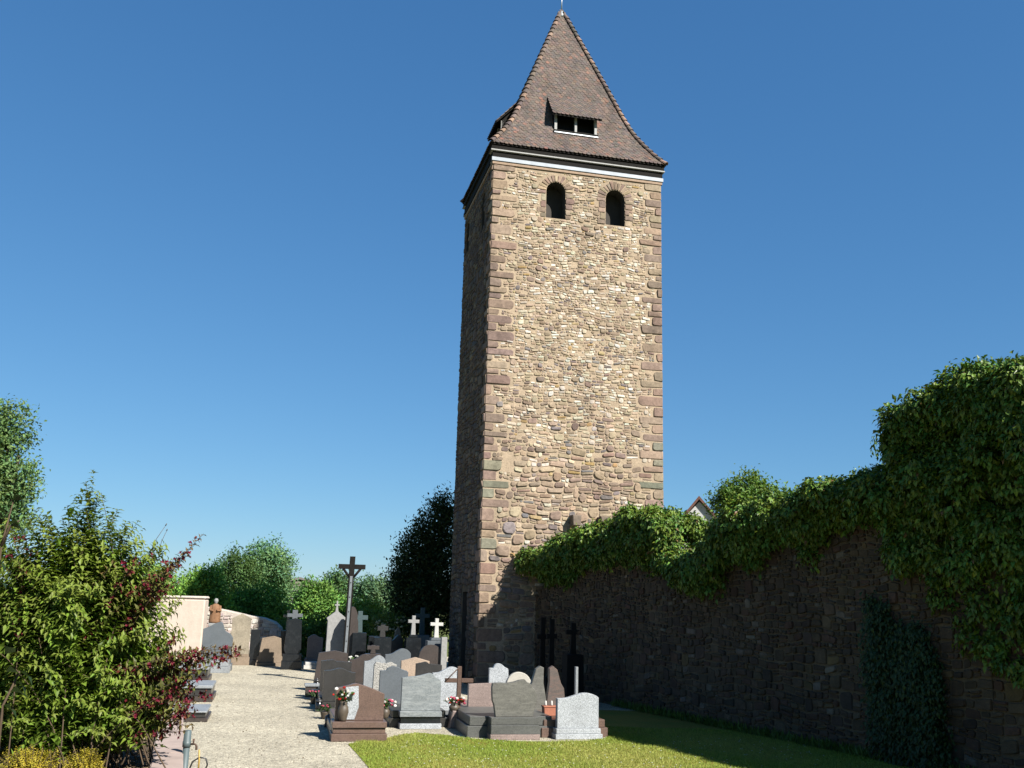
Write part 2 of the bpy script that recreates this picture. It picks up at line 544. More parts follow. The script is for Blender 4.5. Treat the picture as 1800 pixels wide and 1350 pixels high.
# =================================================================== THE TOWER
D0 = 31.2
Cb = at_depth(836, D0)                 # foot of the near corner
Cb[2] = 0
nrm = np.array([nx, ny, 0.]); uv = np.array([ux, uy, 0.]); vv = np.array([-sin(YAW), cos(YAW), 0.])
def face_uv(px, py, back=0.0):
    P = on_plane(px, py, Cb + vv * back, nrm)
    return (P - Cb) @ uv, P[2]
TW = face_uv(1163.7, 620)[0] - face_uv(856.5, 620)[0]
u0 = face_uv(856.5, 620)[0]
Cb = Cb + uv * u0
Z_WALL = face_uv(867, 288)[1]          # top of the masonry
TD = TW - .95                         # the tower is a little shallower than it is wide
tower = empty('stone_tower', tuple(Cb), YAW)
tag(tower, 'tall square rubble stone tower with steep tiled roof and two arched openings', 'tower')
print('TOWER', Cb, TW, Z_WALL)
# openings in the front
def fu(px, py):
    u, z = face_uv(px, py); return u, z
wins = []
for (xl, xr, yt, yb) in ((959.5, 993.5, 320, 382), (1064.5, 1098, 334, 394.5)):
    ul, zb = fu(xl, yb); ur, _ = fu(xr, yb); _, zt = fu((xl + xr) / 2, yt)
    wins.append((ul, ur, zb, zt))
def arch(ul, ur, zb, zt, n=10):
    r = (ur - ul) / 2; cx = (ul + ur) / 2
    ry = min(r * 1.0, zt - zb)
    return [(ul, zb), (ur, zb)] + [(cx + r * cos(a), zt - ry + ry * sin(a)) for a in [pi * k / n for k in range(n + 1)]]
def wall_with_holes(W, H, holes, depth):
    """sheet in x,z at y=0 with holes and their reveals going to y=depth"""
    bm = bmesh.new()
    edges = []
    loops = [[(0, 0), (W, 0), (W, H), (0, H)]] + holes
    for lp in loops:
        vs = [bm.verts.new((p[0], 0, p[1])) for p in lp]
        edges += [bm.edges.new((vs[i], vs[(i + 1) % len(vs)])) for i in range(len(vs))]
    bmesh.ops.triangle_fill(bm, use_beauty=True, use_dissolve=False, edges=edges)
    for lp in holes:
        a = [bm.verts.new((p[0], 0, p[1])) for p in lp]; b = [bm.verts.new((p[0], depth, p[1])) for p in lp]
        for i in range(len(a)):
            j = (i + 1) % len(a); bm.faces.new((a[i], a[j], b[j], b[i])).material_index = 1
    bmesh.ops.recalc_face_normals(bm, faces=bm.faces[:])
    me = bpy.data.meshes.new('wall'); bm.to_mesh(me); bm.free(); return me
holes = [arch(*w) for w in wins]
me = wall_with_holes(TW, Z_WALL, holes, .5); me.materials.append(M['mortar']); me.materials.append(M['inside'])
link('front_wall', me, tower)
# left wall (local x=0 plane); its slit windows and the doorway. sheet coordinate x runs from the back (0) to the near corner (TW)
lnorm = np.array([-ux, -uy, 0.])
def left_uv(px, py):
    P = on_plane(px, py, Cb, lnorm)
    return (P - Cb) @ vv, P[2]
lholes = []
for (px, yt, yb, wd) in ((851, 340, 398, .5), (823.5, 392, 440, .5)):
    v_, zt = left_uv(px, yt); _, zb = left_uv(px, yb)
    v_ = min(max(v_, .6), TD - .6)
    lholes.append((TD - v_ - wd / 2, TD - v_ + wd / 2, zb, zt))
dv, dz = left_uv(818, 1040)
dv = min(max(dv, 1.2), TD - 1.0)
lholes_p = [arch(*h) for h in lholes] + [[(TD - dv - .42, .02), (TD - dv + .42, .02), (TD - dv + .42, dz), (TD - dv - .42, dz)]]
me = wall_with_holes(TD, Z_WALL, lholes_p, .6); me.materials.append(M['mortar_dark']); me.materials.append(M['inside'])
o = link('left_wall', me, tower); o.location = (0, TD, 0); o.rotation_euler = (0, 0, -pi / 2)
for nm, lx, ly, rz_, ln in (('back_wall', TW, TD, pi, TW), ('right_wall', TW, 0, pi / 2, TD)):
    me = py_mesh(nm, [(0, 0, 0), (ln, 0, 0), (ln, 0, Z_WALL), (0, 0, Z_WALL)], [(0, 1, 2, 3)], M['mortar'])
    o = link(nm, me, tower); o.location = (lx, ly, 0); o.rotation_euler = (0, 0, rz_)
mb = MB(); mb.box(.56, TW - .56, .56, TD - .66, .0, Z_WALL - .3)   # dark chamber behind the openings
for f in mb.bm.faces: f.normal_flip()
mb.build('inner_wall', M['inside'], tower)
mb = MB(); mb.box(dv and .3, .36, dv - .41, dv + .41, .02, dz - .02); mb.build('door', M['dark_wood'], tower)

# quoins
rs = random.Random(5)
RED = [(.31, .215, .16), (.28, .195, .15), (.34, .24, .17), (.27, .19, .15), (.37, .275, .195), (.30, .22, .165)]
GREEN = [(.25, .235, .17), (.22, .21, .15)]
quoin = {'L': [], 'R': []}
front_pieces = []       # (area, V, F, col)
left_b = Batch()
for side in 'LR':
    z = .0; k = 0 if side == 'L' else 1
    while z < Z_WALL - .05:
        h = rs.uniform(.24, .44) if z < 6 else rs.uniform(.2, .38)
        if z + h > Z_WALL - .12: h = Z_WALL - z
        long_ = k % 2 == 0
        w = rs.uniform(.5, .95) if long_ else rs.uniform(.22, .5)
        quoin[side].append((z, z + h, w)); z += h; k += 1
def xlim(z):
    lo = hi = .4
    for a, b, w in quoin['L']:
        if a <= z <= b: lo = w
    for a, b, w in quoin['R']:
        if a <= z <= b: hi = w
    return lo + .015, TW - hi - .015
def block_outline(x0, x1, z0, z1, rs, square=None):
    """weathered block: uneven rounded corners, the outer (square) edge kept straight"""
    Q = []
    for (sx, sz, a0) in ((-1, -1, pi), (1, -1, 1.5 * pi), (1, 1, 0), (-1, 1, .5 * pi)):
        r = rs.uniform(.12, .38) * min(x1 - x0, z1 - z0)
        if sx == square: r = .012
        cx_, cz_ = (x0 + r if sx < 0 else x1 - r), (z0 + r if sz < 0 else z1 - r)
        for k in range(3):
            t = a0 + pi / 4 * k
            j = .0 if sx == square else .012
            Q.append((cx_ + r * cos(t) + rs.uniform(-j, j), cz_ + r * sin(t) + rs.uniform(-.012, .012)))
    return Q
def rect_outline(x0, x1, z0, z1, rs, r=.03, nseg=2):
    P = []
    for (a, b) in (((x0, z0), (x1, z0)), ((x1, z0), (x1, z1)), ((x1, z1), (x0, z1)), ((x0, z1), (x0, z0))):
        L = hypot(b[0] - a[0], b[1] - a[1]); n = 3
        for i in range(n):
            t = (r / L) + (1 - 2 * r / L) * i / (n - 1)
            P.append((a[0] + (b[0] - a[0]) * t + rs.uniform(-.008, .008), a[1] + (b[1] - a[1]) * t + rs.uniform(-.008, .008)))
    return P
for side in 'LR':
    for a, b, w in quoin[side]:
        g_ = rs.uniform(.012, .03)
        if side == 'L': xa, xb = -.012, w - g_ - rs.uniform(0, .06)
        else: xa, xb = TW - w + g_ + rs.uniform(0, .06), TW + .012
        zc = (a + b) / 2
        gr = (5.8 < zc < 8.2 and rs.random() < .55) or rs.random() < .03
        c = jit(rs.choice(GREEN if gr else RED), rs, .16)
        Q = block_outline(xa, xb, a + g_, b - g_, rs, -1 if side == 'L' else 1)
        V, F = stone_geo(Q, (xa + xb) / 2, zc, rs.uniform(.015, .055), rs, sink=.0, flat=.7)
        front_pieces.append((1e3 + w, V, F, c))
        if side == 'L':       # the same block turns the corner onto the left face
            w2 = .95 - w if w < .95 else .3
            Q = rect_outline(0.0, w2, a + g_, b - g_, rs, .022)
            V, F = stone_geo(Q, w2 / 2, zc, rs.uniform(.02, .05), rs, sink=0, flat=.7)
            left_b.add([(y_, x_, z_) for x_, y_, z_ in V], [f[::-1] for f in F], jit(rs.choice(RED), rs, .15))
# voussoirs and jambs of the openings
for (ul, ur, zb, zt) in wins:
    cx = (ul + ur) / 2; r = (ur - ul) / 2; zc = zt - r
    nv = 13
    for i in range(nv):
        a0 = pi * i / nv + .03; a1 = pi * (i + 1) / nv - .03
        r0 = r + .012; r1 = r + rs.uniform(.24, .33)
        Q = []
        for (rr, aa) in ((r0, a0), ((r0 + r1) / 2, a0), (r1, a0), (r1, (a0 + a1) / 2), (r1, a1), ((r0 + r1) / 2, a1), (r0, a1), (r0, (a0 + a1) / 2)):
            Q.append((cx + rr * cos(aa), zc + rr * sin(aa)))
        mx = sum(q[0] for q in Q) / 8; mz = sum(q[1] for q in Q) / 8
        V, F = stone_geo(Q, mx, mz, rs.uniform(.015, .035), rs, sink=.01, flat=.72)
        front_pieces.append((500, V, F, jit(rs.choice(RED + [(.42, .31, .20), (.45, .34, .22)]), rs, .15)))
    for s in (-1, 1):
        z = zb
        while z < zc - .05:
            h = rs.uniform(.16, .27); h = min(h, zc - z)
            w = rs.uniform(.16, .34)
            xa, xb = (ul - w, ul - .008) if s < 0 else (ur + .008, ur + w)
            Q = rect_outline(xa, xb, z + .01, z + h - .01, rs, .02)
            V, F = stone_geo(Q, (xa + xb) / 2, z + h / 2, rs.uniform(.015, .035), rs, sink=.01, flat=.72)
            front_pieces.append((490, V, F, jit(rs.choice(RED + [(.46, .38, .26)]), rs, .15)))
            z += h
# rubble of the front
def not_win(x, z):
    for (ul, ur, zb, zt) in wins:
        if ul - .36 < x < ur + .36 and zb - .05 < z < zt + .36:
            r = (ur - ul) / 2; cx = (ul + ur) / 2; zc = zt - r
            if z <= zc and ul - .22 < x < ur + .22: return False
            if z > zc and hypot(x - cx, z - zc) < r + .34: return False
    return True
def rfront(x, z, rs):
    if x is None: return .085
    big = .5 + .5 * math.tanh((7.0 + 1.2 * sin(x * 1.7 + 1) - z) / 1.6)      # lower = larger blocks
    patch = sin(x * 1.3 + z * .9 + 2) * sin(z * 2.1 - x * .7)
    big = min(1, max(0, big - .45 * (patch > .45)))
    e = rs.random()
    small = .052 + .035 * e ** 2 + (.055 if rs.random() < .05 else 0)
    large = .065 + .085 * e ** 1.6 + (.05 if rs.random() < .08 else 0)
    return small * (1 - big) + large * big
def ok_front(x, z):
    lo, hi = xlim(z)
    return lo + .01 < x < hi - .01 and not_win(x, z)
CREAM = [(.60, .50, .37), (.66, .58, .46), (.56, .45, .31), (.70, .65, .55)]
TAN = [(.45, .345, .235), (.42, .32, .22), (.48, .37, .25), (.38, .29, .20)]
BROWN = [(.32, .235, .17), (.34, .24, .17), (.29, .215, .165), (.26, .195, .155), (.38, .275, .19)]
PURP = [(.24, .19, .175), (.27, .225, .21), (.22, .20, .19)]
OCH = [(.44, .30, .13), (.46, .36, .18)]
def bigness(x, z):
    b = .5 + .5 * math.tanh((7.6 + .9 * sin(x * 1.7 + 1) - z) / 1.7)
    return b
def hfront(z, rs):
    b = bigness(TW / 2, z)
    return (.066 + .045 * rs.random()) * (1 - b) + (.115 + .125 * rs.random()) * b
def wfront(z, h, rs):
    return h * rs.choice((.9, 1.2, 1.5, 1.8, 2.3, 2.8)) * rs.uniform(.85, 1.15)
def ok2(x, z): return not_win(x, z) and not (z > 6 and rs.random() < .07)
for Q, cx, cz, r in coursed(.25, TW - .25, .03, Z_WALL - .06, hfront, wfront, 11, ok2, xlim=xlim, tall=.07, rnd=(.22, .5), gap=(.008, .028)):
    big = .5 + .5 * math.tanh((7.2 + 1.2 * sin(cx * 1.7 + 1) - cz) / 1.7)
    e = rs.random()
    streak = .25 * (sin(cx * 1.9 + cz * 1.3) * sin(cz * 2.7 - cx) > .4)
    pc = .34 * (1 - big) + .04 * big + streak
    if r > .10: pc *= .15
    if e < pc: c = rs.choice(CREAM)
    elif e < pc + .02: c = rs.choice(OCH)
    elif e < pc + .03 + (.42 * (1 - big) + .3 * big): c = rs.choice(TAN)
    elif e < .93: c = rs.choice(BROWN + RED)
    else: c = rs.choice(PURP)
    dep = min(.055, .008 + r * .32) * rs.uniform(.4, 1.3)
    V, F = stone_geo(Q, cx, cz, dep, rs, sink=.012, flat=.6)
    front_pieces.append((r, V, F, jit(c, rs, .17)))
front_pieces.sort(key=lambda p: -p[0])
fb = Batch()
fw = [o for o in tower.children if o.name.startswith('front_wall')][0]
for i, (a, V, F, c) in enumerate(front_pieces):
    if i < 300: link('stone', py_mesh('stone', V, F, M['stone'], np.array([c] * len(V))), fw)
    else: fb.add(V, F, c)
fb.obj('rubble_stones', M['stone'], fw)
print('front stones', len(front_pieces))
# rubble of the left face (seen at a steep angle, its shade painted into darker stone colours)
def rleft(x, z, rs):
    return .11 if x is None else .07 + .08 * rs.random() ** 2
def ok_left(x, z):
    for (a, b, zb, zt) in lholes:
        if TD - b - .12 < x < TD - a + .12 and zb - .1 < z < zt + .12: return False
    if abs(x - dv) < .6 and z < dz + .2: return False
    return x > .6
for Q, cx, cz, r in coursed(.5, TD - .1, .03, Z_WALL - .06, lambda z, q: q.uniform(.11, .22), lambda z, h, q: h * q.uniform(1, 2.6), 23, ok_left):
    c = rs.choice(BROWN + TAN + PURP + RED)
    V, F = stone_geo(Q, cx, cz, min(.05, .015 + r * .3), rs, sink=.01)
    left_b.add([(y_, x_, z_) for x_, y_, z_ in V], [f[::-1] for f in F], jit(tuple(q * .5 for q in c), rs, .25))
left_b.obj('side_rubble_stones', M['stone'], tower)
# two stone corbels and a few plants rooted in the joints
for (px, py) in ((1008, 916), (1057, 919)):
    u, z = face_uv(px, py)
    mb = MB(); mb.prism([(u - .13, z - .17), (u + .13, z - .17), (u + .15, z + .17), (u - .15, z + .17)], .02, -.42, .02)
    mb.build('corbel', plain('corbel stone', (.20, .155, .115), .95, .3, 9, .6), tower)
# cornice: dark boards, thin light moulding, white band, sandstone course
def ring(name, ov, z0, z1, mat, inner=.25, left=None):
    mb = MB()
    a, b, d_ = -ov, TW + ov, TD + ov
    mb.box(a, b, a, a + inner + ov, z0, z1, .006); mb.box(a, b, d_ - inner - ov, d_, z0, z1, .006)
    if left is None: mb.box(a, a + inner + ov, a + inner + ov, d_ - inner - ov, z0, z1)
    else:
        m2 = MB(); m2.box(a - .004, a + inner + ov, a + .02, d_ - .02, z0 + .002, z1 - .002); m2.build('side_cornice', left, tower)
    mb.box(b - inner - ov, b, a + inner + ov, d_ - inner - ov, z0, z1)
    return mb.build(name, mat, tower)
Z_E = Z_WALL + .70
ring('sandstone_course', .045, Z_WALL, Z_WALL + .10, M['sandband'])
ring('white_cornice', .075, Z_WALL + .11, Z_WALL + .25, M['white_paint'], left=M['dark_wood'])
ring('dark_frieze', .05, Z_WALL + .253, Z_WALL + .47, M['dark_wood'])
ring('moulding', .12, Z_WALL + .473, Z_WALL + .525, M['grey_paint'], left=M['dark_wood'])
ring('soffit_board', .10, Z_WALL + .528, Z_E - .03, M['dark_wood'])
# ---- roof
OV = .17
HW0 = TW / 2 + OV
cc = TW / 2
cd = TD / 2
KY = (TD / 2 + OV) / (TW / 2 + OV)
capx = pt(994, 22, 10)  # direction only
# apex height: where the ray of the apex pixel passes the tower axis
ax = Cb + uv * cc + vv * cd
dA = ray(994, 22); tA = ((ax - CAM) @ nrm) / (dA @ nrm)
Z_A = (CAM + dA * tA)[2]
PROF = [(0, 1.0), (.055, .90), (.12, .80), (.2, .695), (.3, .60), (.48, .45), (.7, .262), (.9, .09), (1, .004)]
RH = Z_A - Z_E
def hw_at(fz):
    for (a, b), (c, d) in zip(PROF[:-1], PROF[1:]):
        if a <= fz <= c: return (b + (d - b) * (fz - a) / (c - a)) * HW0
    return 0.0
print('ROOF', Z_E, Z_A, HW0)
# smooth table of arc length
tab = [(0.0, hw_at(0), Z_E)]
for i in range(1, 401):
    f_ = i / 400; h_, z_ = hw_at(f_), Z_E + f_ * RH
    p = tab[-1]; tab.append((p[0] + hypot(h_ - p[1], z_ - p[2]), h_, z_))
def prof_s(s):
    s = max(0, min(s, tab[-1][0]))
    lo, hi = 0, 400
    while hi - lo > 1:
        mid = (lo + hi) // 2
        if tab[mid][0] <= s: lo = mid
        else: hi = mid
    a, b = tab[lo], tab[hi]; t = (s - a[0]) / (b[0] - a[0] + 1e-9)
    return a[1] + (b[1] - a[1]) * t, a[2] + (b[2] - a[2]) * t
roofV = []; roofF = []
nlev = 24
for i in range(nlev + 1):
    h_, z_ = prof_s(tab[-1][0] * i / nlev); h_ = max(.005, h_ - .035)
    roofV += [(cc - h_, cd - h_ * KY, z_), (cc + h_, cd - h_ * KY, z_), (cc + h_, cd + h_ * KY, z_), (cc - h_, cd + h_ * KY, z_)]
for i in range(nlev):
    for k in range(4): roofF.append((i * 4 + k, i * 4 + (k + 1) % 4, i * 4 + 4 + (k + 1) % 4, i * 4 + 4 + k))
roofF.append((3, 2, 1, 0))
roof = link('roof', py_mesh('roof', roofV, roofF, M['dark_wood']), tower)
roof['label'] = 'steep bell-cast pyramid roof of brown beaver-tail tiles'
def roof_pt(px, py):
    """local u, z on the front slope for a photo pixel"""
    off = 0.0
    for _ in range(40):
        P = on_plane(px, py, Cb + vv * off, nrm)
        z = P[2]; f_ = min(max((z - Z_E) / RH, 0), 1)
        off = .5 * off + .5 * (cd - KY * hw_at(f_))
    return (P - Cb) @ uv, z, off
dl = roof_pt(974, 232); dr = roof_pt(1049, 243); dtop = roof_pt(963, 172); dtr = roof_pt(1052, 196)
print('DORMER', dl, dr, dtop, dtr)
DU0, DU1 = dl[0], dr[0]; DZ0 = (dl[1] + dr[1]) / 2; DY = cc - hw_at((DZ0 - Z_E) / RH)
DH = .74                                    # height of the dormer opening
TILE = [(.160, .122, .100), (.140, .112, .096), (.172, .126, .102), (.130, .106, .094), (.152, .116, .098), (.185, .130, .104)]
TILE_R = [(.22, .135, .10), (.25, .135, .098), (.21, .138, .105)]
rt = random.Random(8)
def tile_geo(w, L, th=.026):
    """top edge at origin, hanging down local -z, facing -y"""
    P = [(-w / 2, 0), (-w / 2, -L * .72), (-w * .38, -L * .88), (-w * .16, -L * .985), (w * .16, -L * .985), (w * .38, -L * .88), (w / 2, -L * .72), (w / 2, 0)]
    V = [(p[0], -th - .0, p[1]) for p in P] + [(p[0], 0.0, p[1]) for p in P]
    F = [tuple(range(8))] + [(i, i + 8, i + 9, i + 1) for i in range(7)]
    return V, F
tiles_front = []; tb = Batch()
TWD, EXPO, TL = .158, .118, .25
rows = int(tab[-1][0] / EXPO)
for face in range(4):
    ang = face * pi / 2
    ca, sa = cos(ang), sin(ang)
    for r_ in range(rows):
        s = (r_ + .2) * EXPO
        hb, zb_ = prof_s(s - .03 if r_ else 0); ht, zt_ = prof_s(s + TL)
        hm, zm = prof_s(s)
        dh, dz_ = ht - hb, zt_ - zb_
        L = hypot(dh, dz_)
        ty = np.array([0, -dh / L, dz_ / L])        # up-slope (y = -h)
        nn = np.array([0, -dz_ / L, -dh / L])       # outward
        n_ = int((2 * hm) / TWD) + 1
        offx = (r_ % 2) * TWD / 2
        for k in range(-n_ // 2 - 1, n_ // 2 + 2):
            x = k * TWD + offx
            if abs(x) > hm - .03: continue
            if face == 0:
                xx = cc + x
                if DU0 - .02 < xx < DU1 + .02 and DZ0 - .02 < zm < DZ0 + DH + .3: continue
            w = TWD * rt.uniform(.93, .985)
            V0, F0 = tile_geo(w, TL)
            tilt = rt.uniform(.05, .11)
            V = []
            base = np.array([x + rt.uniform(-.004, .004), -hm, zm]) + ty * TL + nn * .002
            for (a, b, c) in V0:
                p = base + np.array([a, 0, 0]) + ty * c + nn * (-b + (-c) * tilt)
                V.append((cc + p[0] * ca - p[1] * sa, cd + KY * (p[0] * sa + p[1] * ca), p[2]))
            pr = .05 + .10 * (sin(x * 2.1 + s * 1.4) > .5)
            c = jit(rt.choice(TILE_R if rt.random() < pr else TILE), rt, .16)
            if face == 0 and s < 2.6 and len(tiles_front) < 300: tiles_front.append((V, F0, c))
            else: tb.add(V, F0, c)
for V, F, c in tiles_front: link('tile', py_mesh('tile', V, F, M['tile'], np.array([c] * len(V))), roof)
tb.obj('roof_tiles', M['tile'], roof)
# hip tiles
for (sx, sy) in ((-1, -1), (1, -1), (-1, 1), (1, 1)):
    s = .05; Ls = .30
    while s < tab[-1][0] - .3:
        a = prof_s(s); b = prof_s(min(s + Ls * .8 + .06, tab[-1][0]))
        A = Vector((cc + sx * a[0], cd + sy * a[0] * KY, a[1])); B = Vector((cc + sx * b[0], cd + sy * b[0] * KY, b[1]))
        d = (B - A).normalized(); out = Vector((sx, sy, 0)); out = (out - d * out.dot(d)).normalized(); sd = d.cross(out)
        V = []; n = 7
        for (P, R_, lift) in ((A, .115, .045), (B, .085, .015)):
            for k in range(n):
                t = -pi * .55 + pi * 1.1 * k / (n - 1)
                V.append(tuple(P + out * (R_ * cos(t) * .8 + lift) + sd * R_ * sin(t)))
            for k in range(n):
                t = -pi * .55 + pi * 1.1 * k / (n - 1)
                V.append(tuple(P + out * ((R_ - .018) * cos(t) * .8 + lift) + sd * (R_ - .018) * sin(t)))
        F = []
        for k in range(n - 1):
            F.append((k, k + 1, 2 * n + k + 1, 2 * n + k)); F.append((k, n + k, n + k + 1, k + 1))
        c = jit(rt.choice(TILE + [(.32, .21, .15)]), rt, .15)
        link('hip_tile', py_mesh('hip_tile', V, F, M['tile'], np.array([c] * len(V)), False), roof)
        s += Ls * .8
# zinc cap and rod
mb = MB(); mb.lathe([(.17, -.30), (.10, -.12), (.05, .05), (.03, .08)], 12, Matrix.Translation((cc, cd, Z_A)))
mb.tube([(cc, cd, Z_A + .05), (cc, cd, Z_A + .9)], [.028, .018], 8)
mb.build('finial', M['zinc'], tower)
# ---- dormers
hw_main = hw_at
def dormer(u0_, u1_, z0, face, label):
    """local to the front slope, then turned to its face"""
    e = empty('dormer', (cc, cd, 0), face * -pi / 2); e.parent = tower
    hw_at = (lambda f: hw_main(f) * KY) if face == 0 else hw_main
    x0, x1 = u0_ - cc, u1_ - cc
    y0 = -hw_at((z0 - Z_E) / RH) - .03           # front plane
    z1 = z0 + DH
    pw = .10
    for xa, xb in ((x0, x0 + pw), ((x0 + x1) / 2 - pw * .45, (x0 + x1) / 2 + pw * .45), (x1 - pw, x1)):
        mb = MB(); mb.box(xa, xb, y0, y0 + .10, z0 + .08, z1, .006); mb.build('post', M['grey_paint'], e)
    mb = MB(); mb.box(x0 - .03, x1 + .03, y0 - .07, y0 + .13, z0, z0 + .08, .01); mb.build('sill', M['dark_wood'], e)
    mb = MB(); mb.box(x0 - .02, x1 + .02, y0 - .09, y0 - .072, z0 - .05, z0 - .005, .004); mb.build('apron_flashing', M['zinc'], e)
    # where the dormer roof meets the main slope
    rise = 1.0
    zt2 = z1 + rise
    yb2 = -hw_at((zt2 - Z_E) / RH)
    for xs in (x0, x1 - .05):
        pts = [(y0 + .02, z0), (y0 + .02, z1)]
        V = []; ny2 = -hw_at((z0 - Z_E) / RH) + .1
        P = [(y0 + .02, z0), (y0 + .02, z1), (yb2 + .05, zt2 - .03), (yb2 + .25, z1 - .2), (ny2 + .4, z0)]
        V = [(xs, p[0], p[1]) for p in P] + [(xs + .05, p[0], p[1]) for p in P]
        F = [tuple(range(5))[::-1], tuple(range(5, 10))] + [(i, (i + 1) % 5, (i + 1) % 5 + 5, i + 5) for i in range(5)]
        link('cheek', py_mesh('cheek', V, F, M['dark_wood']), e)
    mb = MB(); mb.box(x0 + .05, x1 - .05, y0 + .55, y0 + .60, z0, z1 + .1); mb.build('inner_boarding', M['inside'], e)
    # small tiled lean-to
    yf, zf = y0 - .20, z1 - .12
    up = np.array([0, yb2 - yf, zt2 - zf]); LL = np.linalg.norm(up); up /= LL
    nn = np.array([0, -up[2], up[1]])
    b = Batch()
    V = [(x0 - .13, yf, zf), (x1 + .13, yf, zf), (x1 + .13, yb2 + .08, zt2 + .02), (x0 - .13, yb2 + .08, zt2 + .02)]
    V += [(p[0], p[1], p[2] - .05) for p in V]
    link('roof_deck', py_mesh('roof_deck', V, [(0, 1, 2, 3), (7, 6, 5, 4), (0, 4, 5, 1), (1, 5, 6, 2), (2, 6, 7, 3), (3, 7, 4, 0)], M['dark_wood']), e)
    for r_ in range(int(LL / EXPO) + 1):
        k = 0
        x = x0 - .13 + (r_ % 2) * TWD / 2 + TWD / 2
        while x < x1 + .13:
            V0, F0 = tile_geo(TWD * rt.uniform(.93, .98), TL)
            base = np.array([x, yf, zf]) + up * (r_ * EXPO - .03 + TL) + nn * .004
            V = [tuple(base + np.array([a, 0, 0]) + up * c + nn * (-b_ - c * .06)) for a, b_, c in V0]
            b.add(V, F0, jit(rt.choice(TILE), rt, .15)); x += TWD
    b.obj('dormer_tiles', M['tile'], e)
    e['label'] = label
    return e
dormer(DU0, DU1, DZ0, 0, 'lean-to dormer with two dark openings on the sunny slope')
dormer(cc - .1, cc + 1.2, DZ0 - .05, 1, 'lean-to dormer seen edge-on past the left hip')

# =================================================================== leaves
def leaf_geo(P, Dn, Nn, L, Wd, C, fold=.18, droop=.18):
    """arrays: base points, directions, normals -> 5 verts and 4 triangles each"""
    n = len(P)
    Dn = Dn / (np.linalg.norm(Dn, axis=1, keepdims=True) + 1e-9)
    Sd = np.cross(Dn, Nn); Sd /= (np.linalg.norm(Sd, axis=1, keepdims=True) + 1e-9)
    Nn = np.cross(Sd, Dn)
    L = L[:, None]; Wd = Wd[:, None]
    mid = P + Dn * L * .48
    a = P + Dn * L * .42 + Sd * Wd * .5 + Nn * Wd * fold
    b = P + Dn * L * .42 - Sd * Wd * .5 + Nn * Wd * fold
    tip = P + Dn * L - Nn * L * droop
    V = np.stack([P, a, mid, b, tip], 1).reshape(-1, 3)
    i = (np.arange(n) * 5)[:, None]
    T = np.concatenate([i + np.array([[0, 2, 1]]), i + np.array([[0, 3, 2]]), i + np.array([[1, 2, 4]]), i + np.array([[2, 3, 4]])], 0)
    return V, T, np.repeat(C, 5, 0)
def unit(v): return v / (np.linalg.norm(v, axis=-1, keepdims=True) + 1e-9)
def rand_dir(r, n): return unit(r.normal(size=(n, 3)))

def foliage(seed, blobs, clumps, per, leaf, spread, col, dark=.55, droop=.2, upright=.3, shell=.7, asp=.5, squash=1.0):
    r = np.random.RandomState(seed)
    blobs = np.array(blobs, float)          # x y z rx ry rz
    wgt = blobs[:, 3] * blobs[:, 5]; wgt = wgt / wgt.sum()
    bi = r.choice(len(blobs), clumps, p=wgt)
    d = rand_dir(r, clumps); d[:, 2] = d[:, 2] * .85 + .12
    k = shell + (1.06 - shell) * r.rand(clumps) ** .7
    cen = blobs[bi, :3] + blobs[bi, 3:6] * d * k[:, None]
    out = unit(d)
    cb = (1 + (r.rand(clumps) - .5) * .8)
    hue = r.rand(clumps)
    idx = np.repeat(np.arange(clumps), per)
    n = len(idx)
    P = cen[idx] + r.normal(size=(n, 3)) * spread * np.array([1, 1, squash])
    Dn = out[idx] * .6 + rand_dir(r, n) * .9 + np.array([0, 0, -droop + upright])
    Nn = unit(out[idx] * .5 + rand_dir(r, n) * .7 + np.array([0, 0, .7]))
    L = leaf * (.65 + .7 * r.rand(n))
    c = np.array(col)[None] * (cb[idx] * (.75 + .5 * r.rand(n)))[:, None]
    c = c * (1 + (hue[idx][:, None] - .5) * np.array([.5, .1, -.2]))
    return leaf_geo(P, Dn, Nn, L, L * asp, np.clip(c, .004, 1))
def tree(name, label, cat, base, blobs, clumps, per, leaf, spread, col, seed, trunk_r=.16, group=None, mat='farleaf', **kw):
    """blobs relative to base"""
    e = empty(name, tuple(base))
    tag(e, label, cat, group)
    V, T, C = foliage(seed, blobs, clumps, per, leaf, spread, col, **kw)
    o = link('crown', np_mesh('crown', V, T, M[mat], C), e)
    rr = random.Random(seed)
    top = max(b[2] for b in blobs)
    mb = MB()
    mb.tube([(0, 0, -.1), (rr.uniform(-.1, .1), rr.uniform(-.1, .1), top * .35), (rr.uniform(-.2, .2), rr.uniform(-.2, .2), top * .9)], [trunk_r, trunk_r * .75, trunk_r * .25], 8)
    for b in blobs:
        z0 = max(.3, b[2] - b[5] * 1.1) * .8
        mb.tube([(0, 0, min(z0, top * .7)), (b[0] * .5, b[1] * .5, (z0 + b[2]) / 2 + .1), (b[0], b[1], b[2] + b[5] * .4)], [trunk_r * .5, trunk_r * .3, trunk_r * .08], 6)
    mb.build('trunk', M['bark'], e)
    return e
def blob(px, py, rxp, ryp, D, base, ry=None):
    """crown lobe from its place in the photo at distance D: centre and half sizes in pixels"""
    c = pt(px, py, D) - np.array(base); s = D / FPX
    rx = rxp * s * 1.03
    return (c[0], c[1], c[2], rx, ry if ry else rx, ryp * s)

